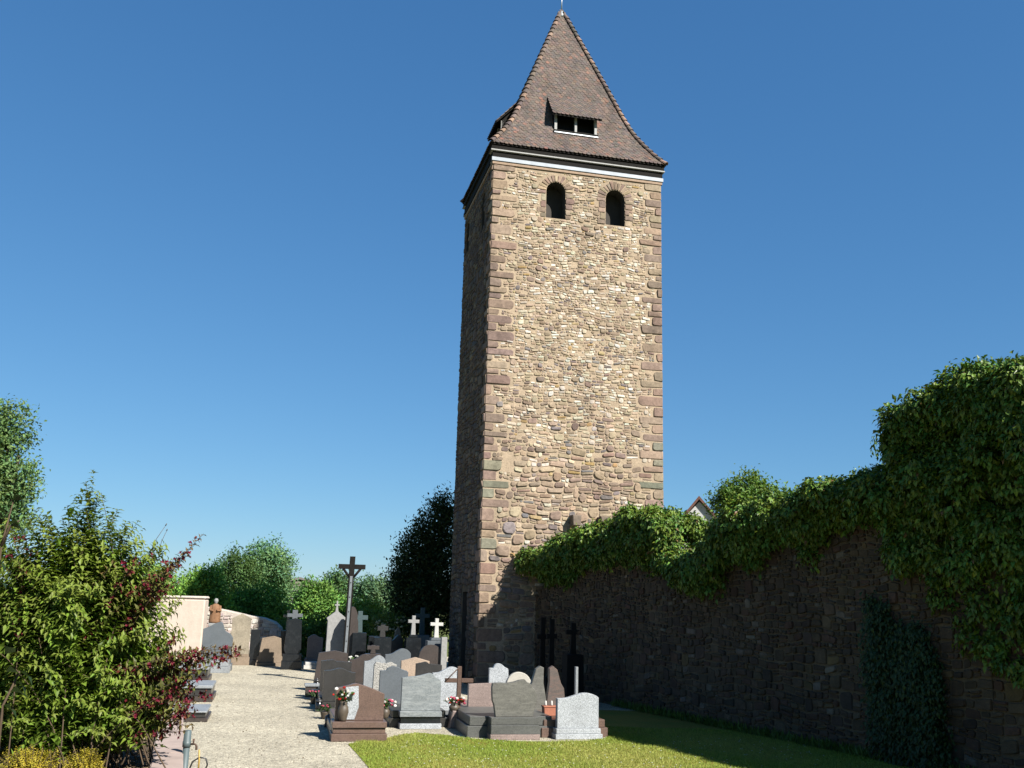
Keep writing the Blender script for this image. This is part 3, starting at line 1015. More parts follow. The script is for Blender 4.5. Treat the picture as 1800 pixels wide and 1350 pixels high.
# =================================================================== THE CREEPER-COVERED WALL
P0 = Cb + uv * (face_uv(943, 1000)[0])
P1 = ground(1572, 1341)
wdir = (P1 - P0); wdir[2] = 0; wdir /= np.linalg.norm(wdir)
wang = math.atan2(wdir[1], wdir[0])
wback = np.array([-wdir[1], wdir[0], 0.])       # away from the camera
if wback @ np.array([1., 1, 0]) < 0: wback = -wback
def wall_tz(px, py):
    P = on_plane(px, py, P0, wback)
    return (P - P0) @ wdir, P[2]
top_px = [(938, 978), (960, 960), (1000, 948), (1050, 925), (1100, 903), (1140, 890), (1168, 890), (1190, 905), (1206, 966), (1258, 970), (1285, 905), (1350, 880), (1400, 868), (1450, 852), (1480, 840), (1520, 830), (1553, 824),
          (1558, 790), (1564, 752), (1590, 706), (1620, 674), (1655, 646), (1695, 622), (1740, 610), (1800, 612), (1850, 630)]
bot_px = [(938, 1012), (970, 1034), (1000, 1036), (1040, 1008), (1060, 1000), (1085, 1030), (1110, 998), (1130, 1005), (1150, 1020), (1200, 1024), (1240, 1060), (1262, 1064), (1280, 1010), (1310, 992), (1340, 1030), (1365, 990), (1400, 960), (1430, 1008), (1445, 990), (1468, 935), (1500, 932),
          (1560, 936), (1600, 985), (1625, 1010), (1645, 1060), (1665, 1100), (1700, 1120), (1730, 1190), (1770, 1230), (1800, 1245), (1850, 1280)]
TT = sorted(wall_tz(*p) for p in top_px); BT = sorted(wall_tz(*p) for p in bot_px)
tt, tz = np.array([p[0] for p in TT]), np.array([p[1] for p in TT])
bt, bz = np.array([p[0] for p in BT]), np.array([p[1] for p in BT])
def ztop(t): return np.interp(t, tt, tz)
def zbot(t): return np.interp(t, bt, bz)
WL = tt[-1] + 2.4
print('WALL', P0, wang, WL, tz)
t_step = wall_tz(1560, 800)[0]
TH = .8
wall = empty('old_stone_wall', tuple(P0), wang)
tag(wall, 'long dark rubble stone wall in shade abutting the tower, its top hidden by creeper', 'wall')
prof = [(-1.6, -.05)] + [(WL + .6, -.05)]
tp = []
for t in np.arange(-1.6, WL + .61, .25):
    z = ztop(max(t, 0)) - .42
    if t < t_step + .15: z = min(z, float(np.interp(t, [-1.6, 0, 3, 6, t_step - 2, t_step], [3.0, 3.1, 3.6, 3.9, 4.5, 4.9])))
    tp.append((float(t), float(z)))
prof += tp[::-1]
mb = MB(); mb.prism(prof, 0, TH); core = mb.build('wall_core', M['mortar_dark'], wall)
wr = random.Random(31)
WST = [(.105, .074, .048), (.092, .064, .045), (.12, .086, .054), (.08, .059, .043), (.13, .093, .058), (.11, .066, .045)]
def rw(x, z, rs):
    if x is None: return .15
    b_ = .085 + .09 * rs.random() ** 1.5 + (.05 if rs.random() < .12 else 0)
    return b_ * (1.1 if z < 1.4 else .95)
def okw(x, z):
    return z < float(zbot(max(x, 0))) + (.45 if x < t_step else 1.6) and z < float(np.interp(x, [p[0] for p in tp], [p[1] for p in tp])) - .1
wp = []
for Q, cx, cz, r in coursed(.02, WL + .5, .02, 5.6, lambda z, q: q.uniform(.11, .21) if z < 1.6 else q.uniform(.085, .165), lambda z, h, q: h * q.uniform(.9, 2.2), 77, okw, gap=(.012, .035), rnd=(.1, .35), tall=.06):
    dep = wr.uniform(.015, .06)
    V, F = stone_geo(Q, cx, cz, dep, wr, sink=.02, flat=.68)
    c = wr.choice(WST)
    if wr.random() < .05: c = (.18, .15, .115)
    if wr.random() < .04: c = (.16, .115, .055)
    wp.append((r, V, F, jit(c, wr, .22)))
wp.sort(key=lambda p: -p[0])
wbt = Batch()
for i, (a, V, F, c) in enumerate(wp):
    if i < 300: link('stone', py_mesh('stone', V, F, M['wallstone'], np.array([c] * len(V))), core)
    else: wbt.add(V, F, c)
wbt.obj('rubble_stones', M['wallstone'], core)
print('wall stones', len(wp))

def creeper(name, label, t0, t1, seed, dens, drop=0.0, extra=None):
    r = np.random.RandomState(seed)
    e = empty(name, tuple(P0 + wdir * t0), wang)
    tag(e, label, 'climber')
    # bunches: lumps of shoots over the face, the crest and the back
    bn = int((t1 - t0) * dens)
    t = r.uniform(t0 + (.62 if extra is not None else .05), t1, bn)
    ph = r.rand(bn)
    zt_, zb_ = ztop(t), zbot(t)
    if extra is None: zt_ = np.minimum(zt_, float(ztop(t_step - .25)))
    zt_ = zt_ - drop; zb_ = np.minimum(zb_ + .2, zt_ - .3)
    hgt = np.maximum(zt_ - zb_, .25)
    rad_ = .14 + .22 * r.rand(bn) ** 1.3
    y = np.zeros(bn); z = np.zeros(bn)
    f = ph < .56                                   # hanging face
    a = r.rand(bn) ** .85
    z[f] = (zb_ + a * (hgt - .25))[f]
    y[f] = (.06 - (.10 + .42 * np.clip(a * 1.5, 0, 1)) * (.1 + 1.1 * r.rand(bn)))[f]
    rad_[f] *= np.clip(.55 + a[f], .5, 1.15)
    g_ = (ph >= .56) & (ph < .9)                   # crest
    c = r.rand(bn) * 1.45 - .38
    y[g_] = c[g_]; z[g_] = (zt_ - .26 - .42 * np.abs((c - .3) / .75) ** 2.0 + r.normal(size=bn) * .05)[g_]
    q = ph >= .9                                   # back
    y[q] = TH + .05 + r.rand(bn)[q] * .2; z[q] = (zt_ - .4 - 1.2 * r.rand(bn))[q]
    bc_ = np.stack([t, y, z], 1)
    if extra is not None:
        n4 = int(dens * 1.6)
        e4 = np.stack([extra[0] + .42 + r.rand(n4) * .25, r.uniform(-.3, TH + .1, n4), r.uniform(extra[1], extra[2], n4)], 1)
        bc_ = np.concatenate([bc_, e4]); rad_ = np.concatenate([rad_, .14 + .14 * r.rand(n4)])
    nc = np.maximum(6, (rad_ / .2) ** 2 * 20).astype(int)
    bi = np.repeat(np.arange(len(bc_)), nc)
    dd = rand_dir(r, len(bi)); dd[:, 1] = np.where(bc_[bi, 1] < .3, -np.abs(dd[:, 1]) * .9 + .1, dd[:, 1]); dd[:, 2] = dd[:, 2] * .8 + .25; dd = unit(dd)
    cen = bc_[bi] + dd * rad_[bi][:, None] * np.array([1, .9, 1.0]); out = dd
    per = 8
    idx = np.repeat(np.arange(len(cen)), per); n = len(idx)
    fan = r.normal(size=(n, 3)) * np.array([.05, .04, .05])
    P = cen[idx] + fan + out[idx] * r.rand(n)[:, None] * .06
    Dn = np.array([0, 0, -.75]) + out[idx] * .6 + rand_dir(r, n) * .6
    Nn = unit(out[idx] + np.array([0, 0, .5]) + rand_dir(r, n) * .6)
    L = .10 * np.clip(np.exp(r.normal(size=n) * .3), .5, 1.45)
    cb = .75 + .5 * r.rand(len(cen)); hue = r.rand(len(cen))
    col = np.array([.115, .190, .024])[None] * (cb[idx] * (.7 + .6 * r.rand(n)))[:, None] * (1 + (hue[idx][:, None] - .5) * np.array([.8, .15, -.2]))
    dead = r.rand(n) < .012
    col[dead] = np.array([.20, .12, .05])
    V, T, C = leaf_geo(P - np.array([t0, 0, 0]), Dn, Nn, L, L * .55, np.clip(col, .004, 1))
    o = link('foliage', np_mesh('foliage', V, T, M['ivyleaf'], C), e); o['kind'] = 'stuff'
    rr = random.Random(seed)
    for k in range(int((t1 - t0) * 1.6)):
        mb = MB()
        ts = rr.uniform(t0 + .1, t1 - .1); zb0 = float(zbot(ts)); zt0 = float(ztop(ts)) - .4
        mb.tube([(ts - t0 + rr.uniform(-.3, .3), -.035, zb0 - rr.uniform(0, .5)), (ts - t0 + rr.uniform(-.15, .15), -.05, (zb0 + zt0) / 2), (ts - t0, -.03, zt0)], [.008, .012, .016], 5)
        mb.build('vine_stem', M['bark'], e)
    return e
creeper('wall_creeper', 'bright green creeper mounded along the lower top of the old wall', .05, t_step + .5, 3, 40, drop=.06)
hi = creeper('wall_creeper', 'tall dark mass of creeper smothering the high end of the wall at right', t_step, WL, 4, 84, drop=.32, extra=(t_step, 3.6, float(ztop(t_step + .15)) - .45))
# a loose trail hanging off the blunt end, and shoots along the crest
def trail(parent, pts, org, leafL, seed, name='hanging_shoot', n=26):
    r = np.random.RandomState(seed)
    pts = np.array(pts, float)
    s = np.linspace(0, len(pts) - 1.001, n); i = s.astype(int); f_ = (s - i)[:, None]
    P = pts[i] * (1 - f_) + pts[i + 1] * f_
    P2 = np.repeat(P, 3, 0) + r.normal(size=(n * 3, 3)) * .035
    Dn = np.array([0, 0, -1.]) + rand_dir(r, n * 3) * .6
    L = leafL * (.6 + .6 * r.rand(n * 3))
    V, T, C = leaf_geo(P2 - org, Dn, unit(rand_dir(r, n * 3) + np.array([-.3, -.3, .4])), L, L * .55, np.tile([.10, .17, .026], (n * 3, 1)) * (.7 + .6 * r.rand(n * 3))[:, None])
    link(name, np_mesh(name, V, T, M['ivyleaf'], C), parent)['kind'] = 'stuff'
def loc_w(px, py, y=0.0):
    t, z = wall_tz(px, py); return (t, y, z)
org = np.array([t_step, 0, 0])
trail(hi, [loc_w(1562, 735, .1), loc_w(1540, 752, .1), loc_w(1530, 768, .1), loc_w(1528, 785, .1), loc_w(1532, 802, .1)], org, .085, 1)
trail(hi, [loc_w(1570, 745, .2), loc_w(1557, 770, .2), loc_w(1560, 800, .2), loc_w(1566, 815, .2)], org, .085, 2)
low = [o for o in COL.objects if o.name == 'wall_creeper'][0]
rr = random.Random(44)
for k in range(46):
    px = rr.uniform(960, 1550)
    if 1190 < px < 1275: continue
    t, _ = wall_tz(px, 900); z = float(ztop(t))
    trail(low, [(t, .3, z - .1), (t + rr.uniform(-.1, .1), .28, z + .10), (t + rr.uniform(-.2, .2), .2, z + rr.uniform(.08, .24)), (t + rr.uniform(-.3, .3), .1, z - .05)], np.array([.05, 0, 0]), .085, 100 + k, 'crest_shoot', 8)
for k in range(26):
    px = rr.uniform(1570, 1800); t, _ = wall_tz(px, 700); z = float(ztop(t)) - .3
    trail(hi, [(t, .3, z - .1), (t + rr.uniform(-.1, .1), .28, z + .10), (t + rr.uniform(-.2, .2), .2, z + rr.uniform(.06, .2)), (t + rr.uniform(-.3, .3), .1, z - .05)], org, .085, 200 + k, 'crest_shoot', 8)
# the climber that rises from the ground against the wall
def patch():
    r = np.random.RandomState(9)
    tA, tB = wall_tz(1545, 1200)[0], wall_tz(1660, 1200)[0]
    e = empty('wall_climber', tuple(P0 + wdir * (tA + tB) / 2), wang)
    tag(e, 'dark green climber growing up from the grass against the shaded wall', 'climber')
    n = 1500
    t = r.uniform(tA, tB, n)
    a = r.rand(n)
    zt_ = np.interp(t, np.linspace(tA, tB, 6), [wall_tz(1548, 1050)[1], wall_tz(1560, 1060)[1], wall_tz(1590, 1110)[1], wall_tz(1610, 1100)[1], wall_tz(1640, 1100)[1], wall_tz(1655, 1180)[1]])
    z = a * zt_
    cen = np.stack([t - (tA + tB) / 2 + r.normal(size=n) * .06, -.06 - .3 * r.rand(n) * np.sin(np.clip(a, .05, 1) * pi * .9 + .2), z], 1)
    idx = np.repeat(np.arange(n), 11); m_ = len(idx)
    P = cen[idx] + r.normal(size=(m_, 3)) * .07
    Dn = np.array([0, -.5, -1.]) + rand_dir(r, m_) * .6
    Nn = unit(np.array([0, -1, .4]) + rand_dir(r, m_) * .5)
    L = .09 * (.6 + .7 * r.rand(m_))
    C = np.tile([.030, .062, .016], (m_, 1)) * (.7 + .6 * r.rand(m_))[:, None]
    V, T, C = leaf_geo(P, Dn, Nn, L, L * .6, C)
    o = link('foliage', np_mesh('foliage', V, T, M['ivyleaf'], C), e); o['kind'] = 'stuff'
    for k in range(5):
        mb = MB(); x = rr.uniform(-.6, .6) * (tB - tA) * .4
        mb.tube([(x, -.05, 0), (x + rr.uniform(-.1, .1), -.05, .9), (x + rr.uniform(-.2, .2), -.05, 1.7)], [.02, .014, .008], 6)
        mb.build('stem', M['bark'], e)
patch()

# =================================================================== GRAVES
M['white_granite'] = granite('pale grey granite', (.42, .44, .45), .45, 95, .5)
M['grey_granite'] = granite('mid grey granite', (.30, .315, .32), .3, 90, .45)
M['wavy_grey'] = granite('wavy grey gneiss', (.225, .245, .245), .2, 60, .4, .8, (.36, .38, .37))
M['green_stone'] = granite('dark green-grey gneiss', (.125, .12, .10), .2, 50, .5, .7, (.205, .195, .165))
M['brown_stone'] = granite('polished brown granite', (.155, .098, .075), .22, 60, .35, .35, (.21, .135, .10))
M['pink_stone'] = granite('pinkish granite', (.30, .225, .195), .3, 75, .45, .5, (.20, .15, .13))
M['slate'] = granite('blue-grey slate', (.12, .135, .145), .12, 50, .45)
M['basalt'] = granite('dark grey-green granite', (.105, .105, .095), .25, 70, .4, .4, (.16, .16, .145))
M['dark_stone'] = granite('near-black granite', (.045, .042, .038), .25, 80, .3)
M['dark_brown'] = granite('dark brown granite', (.065, .05, .042), .25, 70, .35)
M['black_stone'] = granite('polished black granite', (.014, .016, .018), .2, 80, .22)
M['peach_stone'] = granite('peach granite', (.43, .32, .23), .25, 80, .5)
M['old_sandstone'] = granite('weathered sandstone', (.33, .28, .20), .15, 30, .9, .0, None, .3)
M['tan_stone'] = granite('tan sandstone', (.27, .20, .135), .12, 30, .85, .0, None, .2)
M['rock_face'] = plain('rock-faced granite', (.50, .48, .43), .95, .35, 28, 1.0, .06)
M['rough_pink'] = plain('rough pink rock', (.40, .29, .20), .95, .45, 22, 1.0, .08)
M['cream_stone'] = plain('cream limestone', (.52, .49, .42), .8, .12, 15, .3)
M['white_stone'] = plain('white limestone', (.62, .60, .55), .8, .12, 15, .3)
M['cast_teal'] = plain('verdigris cast iron', (.05, .085, .09), .7, .25, 18, .3)
M['rust'] = plain('rusty iron', (.11, .065, .045), .9, .4, 30, .5)
M['terracotta'] = plain('terracotta', (.42, .15, .085), .8, .15, 20, .2)
M['brown_glaze'] = plain('brown stoneware', (.11, .085, .06), .5, .35, 10, .2)
M['bronze'] = plain('brown painted plaster', (.26, .13, .06), .8, .3, 15, .3)
M['grey_plaster'] = plain('grey plaster', (.34, .335, .32), .9, .2, 12, .4)

def shape(kind, w, h, seed=0):
    rs = random.Random(seed)
    def smooth(pts, n=4):
        out = []
        for i in range(len(pts)):
            p0 = pts[max(i - 1, 0)]; p1 = pts[i]; p2 = pts[min(i + 1, len(pts) - 1)]; p3 = pts[min(i + 2, len(pts) - 1)]
            if i == len(pts) - 1: out.append(p1); break
            for k in range(n):
                t = k / n
                out.append(tuple(.5 * (2 * b + (c - a) * t + (2 * a - 5 * b + 4 * c - d) * t * t + (3 * b - a - 3 * c + d) * t ** 3) for a, b, c, d in zip(p0, p1, p2, p3)))
        return out
    base = [(0, 0), (1, 0)]
    T = {  # top outlines from right to left
        'wave': smooth([(1, .87), (.92, .94), (.78, .995), (.62, 1.0), (.45, .945), (.28, .875), (.14, .85), (0, .845)]),
        'wave_left': smooth([(1, .86), (.8, .88), (.6, .95), (.42, 1.0), (.25, .97), (.1, .9), (0, .87)]),
        'flat': [(1, 1), (0, 1)],
        'slant': [(1, 1), (.5, .985), (0, .965)],
        'bulge': smooth([(1, .30), (1.01, .55), (.985, .70), (.93, .78), (.90, .80), (.87, .89), (.80, .93), (.74, 1.0), (.62, .985), (.4, .915), (.2, .90), (0, .885), (-.01, .6), (.04, .3)], 2),
        'gable': [(1, .90), (.5, 1.0), (0, .90)],
        'gable_soft': smooth([(1, .86), (.8, .9), (.52, 1.0), (.25, .94), (0, .92)]),
        'slope_right': smooth([(1, .72), (.75, .86), (.5, .97), (.38, 1.0), (.25, .95), (.1, .9), (0, .885)]),
        'step': [(1, .92), (.98, .925), (.5, .95), (.42, .99), (.38, 1.0), (0, .95)],
        'arch': smooth([(1, .6), (.95, .78), (.82, .92), (.65, .985), (.5, 1.0), (.35, .985), (.18, .92), (.05, .78), (0, .6)], 3),
        'shoulder': smooth([(1, .8), (.97, .88), (.8, .92), (.62, .985), (.42, 1.0), (.28, .96), (.2, .9), (.1, .895), (0, .89)]),
        'rough_flat': [(1, .93)] + [(1 - k / 9, .95 + rs.uniform(0, .05)) for k in range(1, 9)] + [(0, .94)],
        'peak_right': smooth([(1, .78), (.96, .84), (.85, .90), (.74, 1.0), (.62, .985), (.4, .925), (.2, .905), (0, .88)], 3),
        'peak_thin': smooth([(1, .62), (.94, .74), (.86, .80), (.78, .92), (.7, 1.0), (.6, .99), (.35, .88), (.12, .84), (0, .835)], 3),
        'hex': [(1, .12), (.93, .93), (.55, 1.0), (.1, .93), (0, .12)],
        'trap': [(.90, .92), (.62, 1.0), (.58, 1.0), (.14, .92)],
        'pediment': [(1, .83), (1.04, .84), (1.04, .87), (.5, 1.0), (-.04, .87), (-.04, .84), (0, .83)],
        'twin': smooth([(1, .62), (.9, .72), (.72, .80), (.6, 1.0), (.4, .985), (.2, .9), (0, .84)]),
    }[kind]
    if kind == 'trap': base = [(-.02, 0), (1.02, 0), (1.0, .22), (.97, .24)]; T = T + [(.05, .24), (.0, .22)]
    if kind == 'bulge': base = [(.09, 0), (.93, 0)]
    if kind == 'hex': base = [(.1, 0), (.9, 0)]
    P = base + list(T)
    return [(x * w - w / 2, z * h) for x, z in P]
def gpos(xl, xr, D):
    a, b = at_depth(xl, D), at_depth(xr, D)
    return (a + b) / 2, (b[0] - a[0]) / cos(YAW) * 1.0
def tomb(xl, xr, yt, D, kind, mat, label, th=.12, plinth=(), slab=None, group=None, pmat=None, seed=1, name='gravestone', cat='gravestone', rz=None, smat=None, bev=.008, jag=0.0):
    A, w = gpos(xl, xr, D)
    h = zat((xl + xr) / 2, yt, D)
    e = empty(name, (A[0], A[1], 0), YAW if rz is None else rz)
    tag(e, label, cat, group)
    z = 0
    for (ew, ph, pd, *pm) in plinth:
        mb = MB(); mb.box(-w / 2 - ew, w / 2 + ew, -pd / 2, pd / 2, z, z + ph, .008); mb.build('plinth', M[pm[0] if pm else (pmat or mat)], e); z += ph + .001
    pts = shape(kind, w, h - z, seed)
    if jag:
        rj = random.Random(seed)
        pts = [(x + (rj.uniform(-jag, jag) if zz > .1 else 0), zz + (rj.uniform(-jag, jag) * .6 if zz > .1 else 0)) for x, zz in pts]
    mb = MB(); mb.prism([(x, zz + z) for x, zz in pts], -th / 2, th / 2, bev)
    mb.build('headstone', M[mat], e)
    if slab:
        L, sw, sh = slab
        s_ = 1 if L > 0 else -1
        y0, y1 = sorted((s_ * (th / 2 + .06), L))
        mb = MB(); mb.box(-sw / 2 - .05, sw / 2 + .05, y0, y1, 0, sh * .55, .008); mb.build('grave_border', M[smat or pmat or mat], e)
        mb = MB(); mb.box(-sw / 2, sw / 2, y0 + .04, y1 - .05, sh * .55 + .001, sh, .012); mb.build('grave_slab', M[smat or pmat or mat], e)
    return e
def gd(px, py): return ground(px, py)[1]
FR = 'graves seen from behind in the front rows'
# --- front row, seen from behind
tomb(977, 1051, 1218, gd(1013, 1298), 'wave', 'white_granite', 'pale grey granite gravestone with wavy top nearest the dark wall', .14, ((.055, .10, .34), (.03, .10, .26)), (2.0, 1.3, .34), FR, smat='brown_stone')
tomb(862, 940, 1194, gd(900, 1298), 'bulge', 'green_stone', 'dark green-grey gravestone with broken right shoulder on a stepped base', .12, ((.05, .10, .46, 'pink_stone'), (.035, .17, .4, 'basalt'), (.03, .14, .34, 'basalt')), (2.0, 1.7, .40), FR, smat='basalt', jag=.012)
tomb(821, 870, 1200, 22.7, 'slant', 'pink_stone', 'pinkish granite gravestone left of the dark green-grey one', .12, ((.02, .1, .3),), (1.9, .6, .3), FR)
br = tomb(587, 670, 1201, gd(632, 1300), 'slope_right', 'brown_stone', 'brown granite gravestone with a pale vertical strip beside the gravel path', .13, ((.06, .14, .62), (.03, .10, .5), (.05, .11, .58)), (2.0, .9, .36), FR)
_w = gpos(587, 670, gd(632, 1300))[1]
mb = MB(); mb.prism([(-_w * .30, .37), (-_w * .10, .37), (-_w * .02, .6), (-_w * .05, .985), (-_w * .31, .965)], -.075, .072, .004); mb.build('pale_strip', M['white_granite'], br)
tomb(703, 771, 1183, gd(736, 1280), 'peak_right', 'wavy_grey', 'grey gravestone with diagonal wavy veins and swept top', .12, ((.02, .11, .38, 'white_granite'), (.0, .13, .26, 'black_stone'), (.025, .11, .34)), (2.0, 1.15, .34), FR, pmat='wavy_grey', smat='dark_stone')
tomb(757, 806, 1172, 23.0, 'wave', 'white_granite', 'tall pale speckled gravestone behind the rusty cross', .13, ((.02, .3, .24),), (1.8, .6, .3), FR)
tomb(664, 713, 1171, 22.9, 'shoulder', 'slate', 'blue-grey slate gravestone with chipped right edge', .10, ((.02, .12, .3), (.0, .14, .24)), (1.9, .7, .3), FR, pmat='dark_stone', jag=.006)
tomb(653, 693, 1163, 24.8, 'rough_flat', 'rock_face', 'whitish gravestone with rock-faced edges behind the slate one', .16, ((.0, .12, .3),), (1.8, .6, .3), FR, smat='grey_granite', jag=.012)
tomb(637, 673, 1152, 26.8, 'wave', 'grey_granite', 'light grey flat-topped gravestone in the middle row', .12, ((.03, .2, .3),), (1.8, .6, .32), FR, pmat='dark_stone')
tomb(612, 648, 1150, 28.6, 'wave', 'dark_brown', 'dark brown gravestone just right of the tall crucifix', .12, ((.02, .15, .3),), None, FR)
tomb(674, 718, 1140, 29.4, 'wave', 'slate', 'blue-grey gravestone with one lit white edge', .18, ((.02, .15, .3),), None, FR)
tomb(702, 751, 1155, 26.8, 'gable', 'peach_stone', 'peach-coloured granite gravestone with low gable', .13, ((.02, .15, .3),), (1.6, .7, .3), FR)
tomb(728, 773, 1163, 25.4, 'step', 'dark_stone', 'near-black low gravestone in front of the peach one', .12, ((.02, .15, .3),), (1.5, .65, .3), FR)
tomb(733, 776, 1133, 31.0, 'arch', 'dark_brown', 'dark round-arched gravestone at the foot of the tower', .14, ((.02, .2, .3),), None, FR)
PR = 'dark graves lined up along the path'
tomb(551, 610, 1143, 29.0, 'hex', 'dark_brown', 'farthest dark gravestone of the row beside the path, shaped like a shield', .12, ((.02, .12, .3),), None, PR)
tomb(561, 613, 1159, 26.4, 'step', 'dark_stone', 'middle dark gravestone of the row beside the path, with a stepped top', .12, ((.03, .12, .34), (.02, .1, .26)), (1.6, .8, .3), PR)
tomb(566, 620, 1174, 24.2, 'gable_soft', 'dark_stone', 'nearest near-black gravestone of the row beside the path', .12, ((.03, .12, .34), (.02, .1, .26)), (1.7, .85, .3), PR)
# --- in front of the wall
tomb(857, 891, 1166, 24.6, 'shoulder', 'white_granite', 'pale speckled gravestone with curved shoulder against the tower shadow', .12, ((.02, .15, .3),), (1.5, .5, .3), FR)
# round stone
A, _ = gpos(888, 932, 24.0)
e = empty('gravestone', (A[0], A[1], 0), YAW); tag(e, 'cream-white round disc gravestone behind the dark green-grey one', 'gravestone', FR)
zt = zat(910, 1181, 24.0); R_ = 22 * 24 / FPX
mb = MB(); mb.prism([(R_ * cos(2 * pi * k / 28), zt - R_ + R_ * sin(2 * pi * k / 28)) for k in range(28)], -.06, .06, .012); mb.build('headstone', M['cream_stone'], e)
mb = MB(); mb.box(-R_ * 1.1, R_ * 1.1, -.16, .16, 0, zt - 2 * R_ + .06, .01); mb.build('plinth', M['grey_granite'], e)
# twin wings
A, w_ = gpos(921, 995, 22.6)
e = empty('gravestone', (A[0], A[1], 0), YAW); tag(e, 'monument of two dark wing-shaped slabs side by side', 'gravestone', FR)
zt = zat(958, 1170, 22.6)
for s_, mt in ((1, 'green_stone'), (-1, 'dark_brown')):
    P = [(-.02, .22), (-.30, .22), (-.42, .40), (-.44, .60), (-.40, .78), (-.33, .90), (-.25, zt - .08), (-.14, zt), (-.07, zt - .05), (-.07, .9), (-.01, .55), (.0, .36)]
    rj = random.Random(6 + s_)
    P = [(x * s_ * -1 * -1 + s_ * 0 + rj.uniform(-.012, .012), z + rj.uniform(-.01, .01)) for x, z in P]
    if s_ > 0: P = P[::-1]
    mb = MB(); mb.prism(P, -.07, .07, .012); mb.build('wing_slab', M['green_stone'] if s_ > 0 else granite('reddish dark gneiss', (.11, .085, .07), .2, 50, .5, .6, (.20, .12, .09)), e)
mb = MB(); mb.box(-.55, .55, -.2, .2, 0, .22, .01); mb.build('plinth', M['dark_stone'], e)
mb = MB(); mb.box(-.45, .45, .22, 1.7, 0, .26, .012); mb.build('grave_slab', M['dark_stone'], e)
# terracotta box with two candles, standing on the slab behind the white stone
A = at_depth(967, gd(1013, 1298) + .75, .34)
e = empty('flower_box', (A[0], A[1], .342), YAW); tag(e, 'orange-red terracotta box beside the white wavy gravestone', 'flower box')
mb = MB(); mb.prism([(-.15, 0), (.15, 0), (.16, .17), (-.16, .17)], -.1, .1, .01); mb.build('box', M['terracotta'], e)
mb = MB(); mb.box(-.17, .17, -.11, .11, .171, .2, .006); mb.build('rim', M['terracotta'], e)
for x in (-.1, .03):
    mb = MB(); mb.lathe([(.022, .2), (.026, .22), (.02, .29), (.008, .30)], 10, Matrix.Translation((x, 0, 0))); mb.build('candle', M['white_stone'], e)
# tall dark crosses leaning in the corner of the wall
def cross_pts(w, h, t, armz, arm_t, foot=.0):
    return [(-t / 2 - foot, 0), (t / 2 + foot, 0), (t / 2, armz - arm_t / 2), (w / 2, armz - arm_t / 2), (w / 2, armz + arm_t / 2), (t / 2, armz + arm_t / 2), (t / 2, h), (-t / 2, h), (-t / 2, armz + arm_t / 2), (-w / 2, armz + arm_t / 2), (-w / 2, armz - arm_t / 2), (-t / 2, armz - arm_t / 2)]
def cross(px, ytop, ybot, D, wpx, mat, label, ped=None, pmat='black_stone', name='grave_cross', th=.1, group=None, tpx=None, lean=0.0, flare=.02):
    """cross from ybot to ytop; ped = [(width px, top y)] blocks below"""
    A = at_depth(px, D)
    e = empty(name, (A[0], A[1], 0), YAW); tag(e, label, 'grave cross', group)
    s_ = D / FPX
    zb = 0
    if ped:
        for wp, yt in ped:
            zt_ = zat(px, yt, D); w_ = wp * s_
            mb = MB(); mb.prism([(-w_ / 2 * 1.03, zb), (w_ / 2 * 1.03, zb), (w_ / 2 * .97, zt_), (-w_ / 2 * .97, zt_)], -min(w_, .5) / 2, min(w_, .5) / 2, .012); mb.build('pedestal', M[pmat], e)
            zb = zt_ + .001
    else: zb = zat(px, ybot, D)
    zt_ = zat(px, ytop, D); h = zt_ - zb; w_ = wpx * s_; t = (tpx or wpx * .3) * s_
    mb = MB(); mb.prism([(x + lean * z, z + zb) for x, z in cross_pts(w_, h, t, h * .70, t * .95, flare)], -th / 2, th / 2, .01); mb.build('cross', M[mat], e)
    return e
cross(952, 1085, 1290, 28.4, 20, 'dark_wood', 'tall black cross in the dark corner, left of two', [(30, 1200)], 'dark_wood', group='black crosses in the wall corner', tpx=8)
cross(968, 1088, 1290, 27.8, 18, 'dark_wood', 'tall black cross in the dark corner, right of two', [(26, 1190)], 'dark_wood', group='black crosses in the wall corner', tpx=8)
cross(1006, 1095, 1290, 27.0, 26, 'dark_wood', 'tall black cross on a pillar standing close to the ivy wall', [(30, 1150)], 'dark_wood', group='black crosses in the wall corner', tpx=8)
mb = MB(); A = at_depth(1012, 22.6); mb.box(-.03, .03, -.05, .05, 0, zat(1012, 1172, 22.6), .006)  # post built only to its lit height, so the light shapes it
tag(mb.build('grave_post', M['grey_granite'], None, (A[0], A[1], 0), YAW), 'thin pale post cut to its sunlit part at the edge of the wall shadow', 'post')
# rusty cross of iron tubes, with its stay
D = 21.8; A = at_depth(804, D); s_ = D / FPX
e = empty('grave_cross', (A[0], A[1], 0), YAW); tag(e, 'rust-brown iron cross with a diagonal stay among the front graves', 'grave cross')
zt_, za, zl = zat(804, 1171, D), zat(804, 1196, D), zat(804, 1250, D)
mb = MB(); mb.box(-.045, .045, -.04, .04, zl - .2, zt_, .008); mb.build('upright', M['rust'], e)
mb = MB(); mb.box(-24 * s_, -.046, -.035, .035, za - .045, za + .045, .008); mb.box(.046, 24 * s_, -.035, .035, za - .045, za + .045, .008); mb.build('cross_arm', M['rust'], e)
mb = MB(); mb.tube([(-.02, -.06, zt_ - .02), (-24 * s_ - .02, -.06, za - .03)], .012, 6); mb.build('stay', M['rust'], e)
mb = MB(); mb.prism([(-.22, 0), (.2, 0), (.17, .33), (-.15, .36)], -.22, .25, .02); mb.build('base_rock', M['pink_stone'], e)
mb = MB(); mb.box(-.34, .3, .3, 1.6, 0, .22, .02); mb.build('grave_border', M['dark_stone'], e)

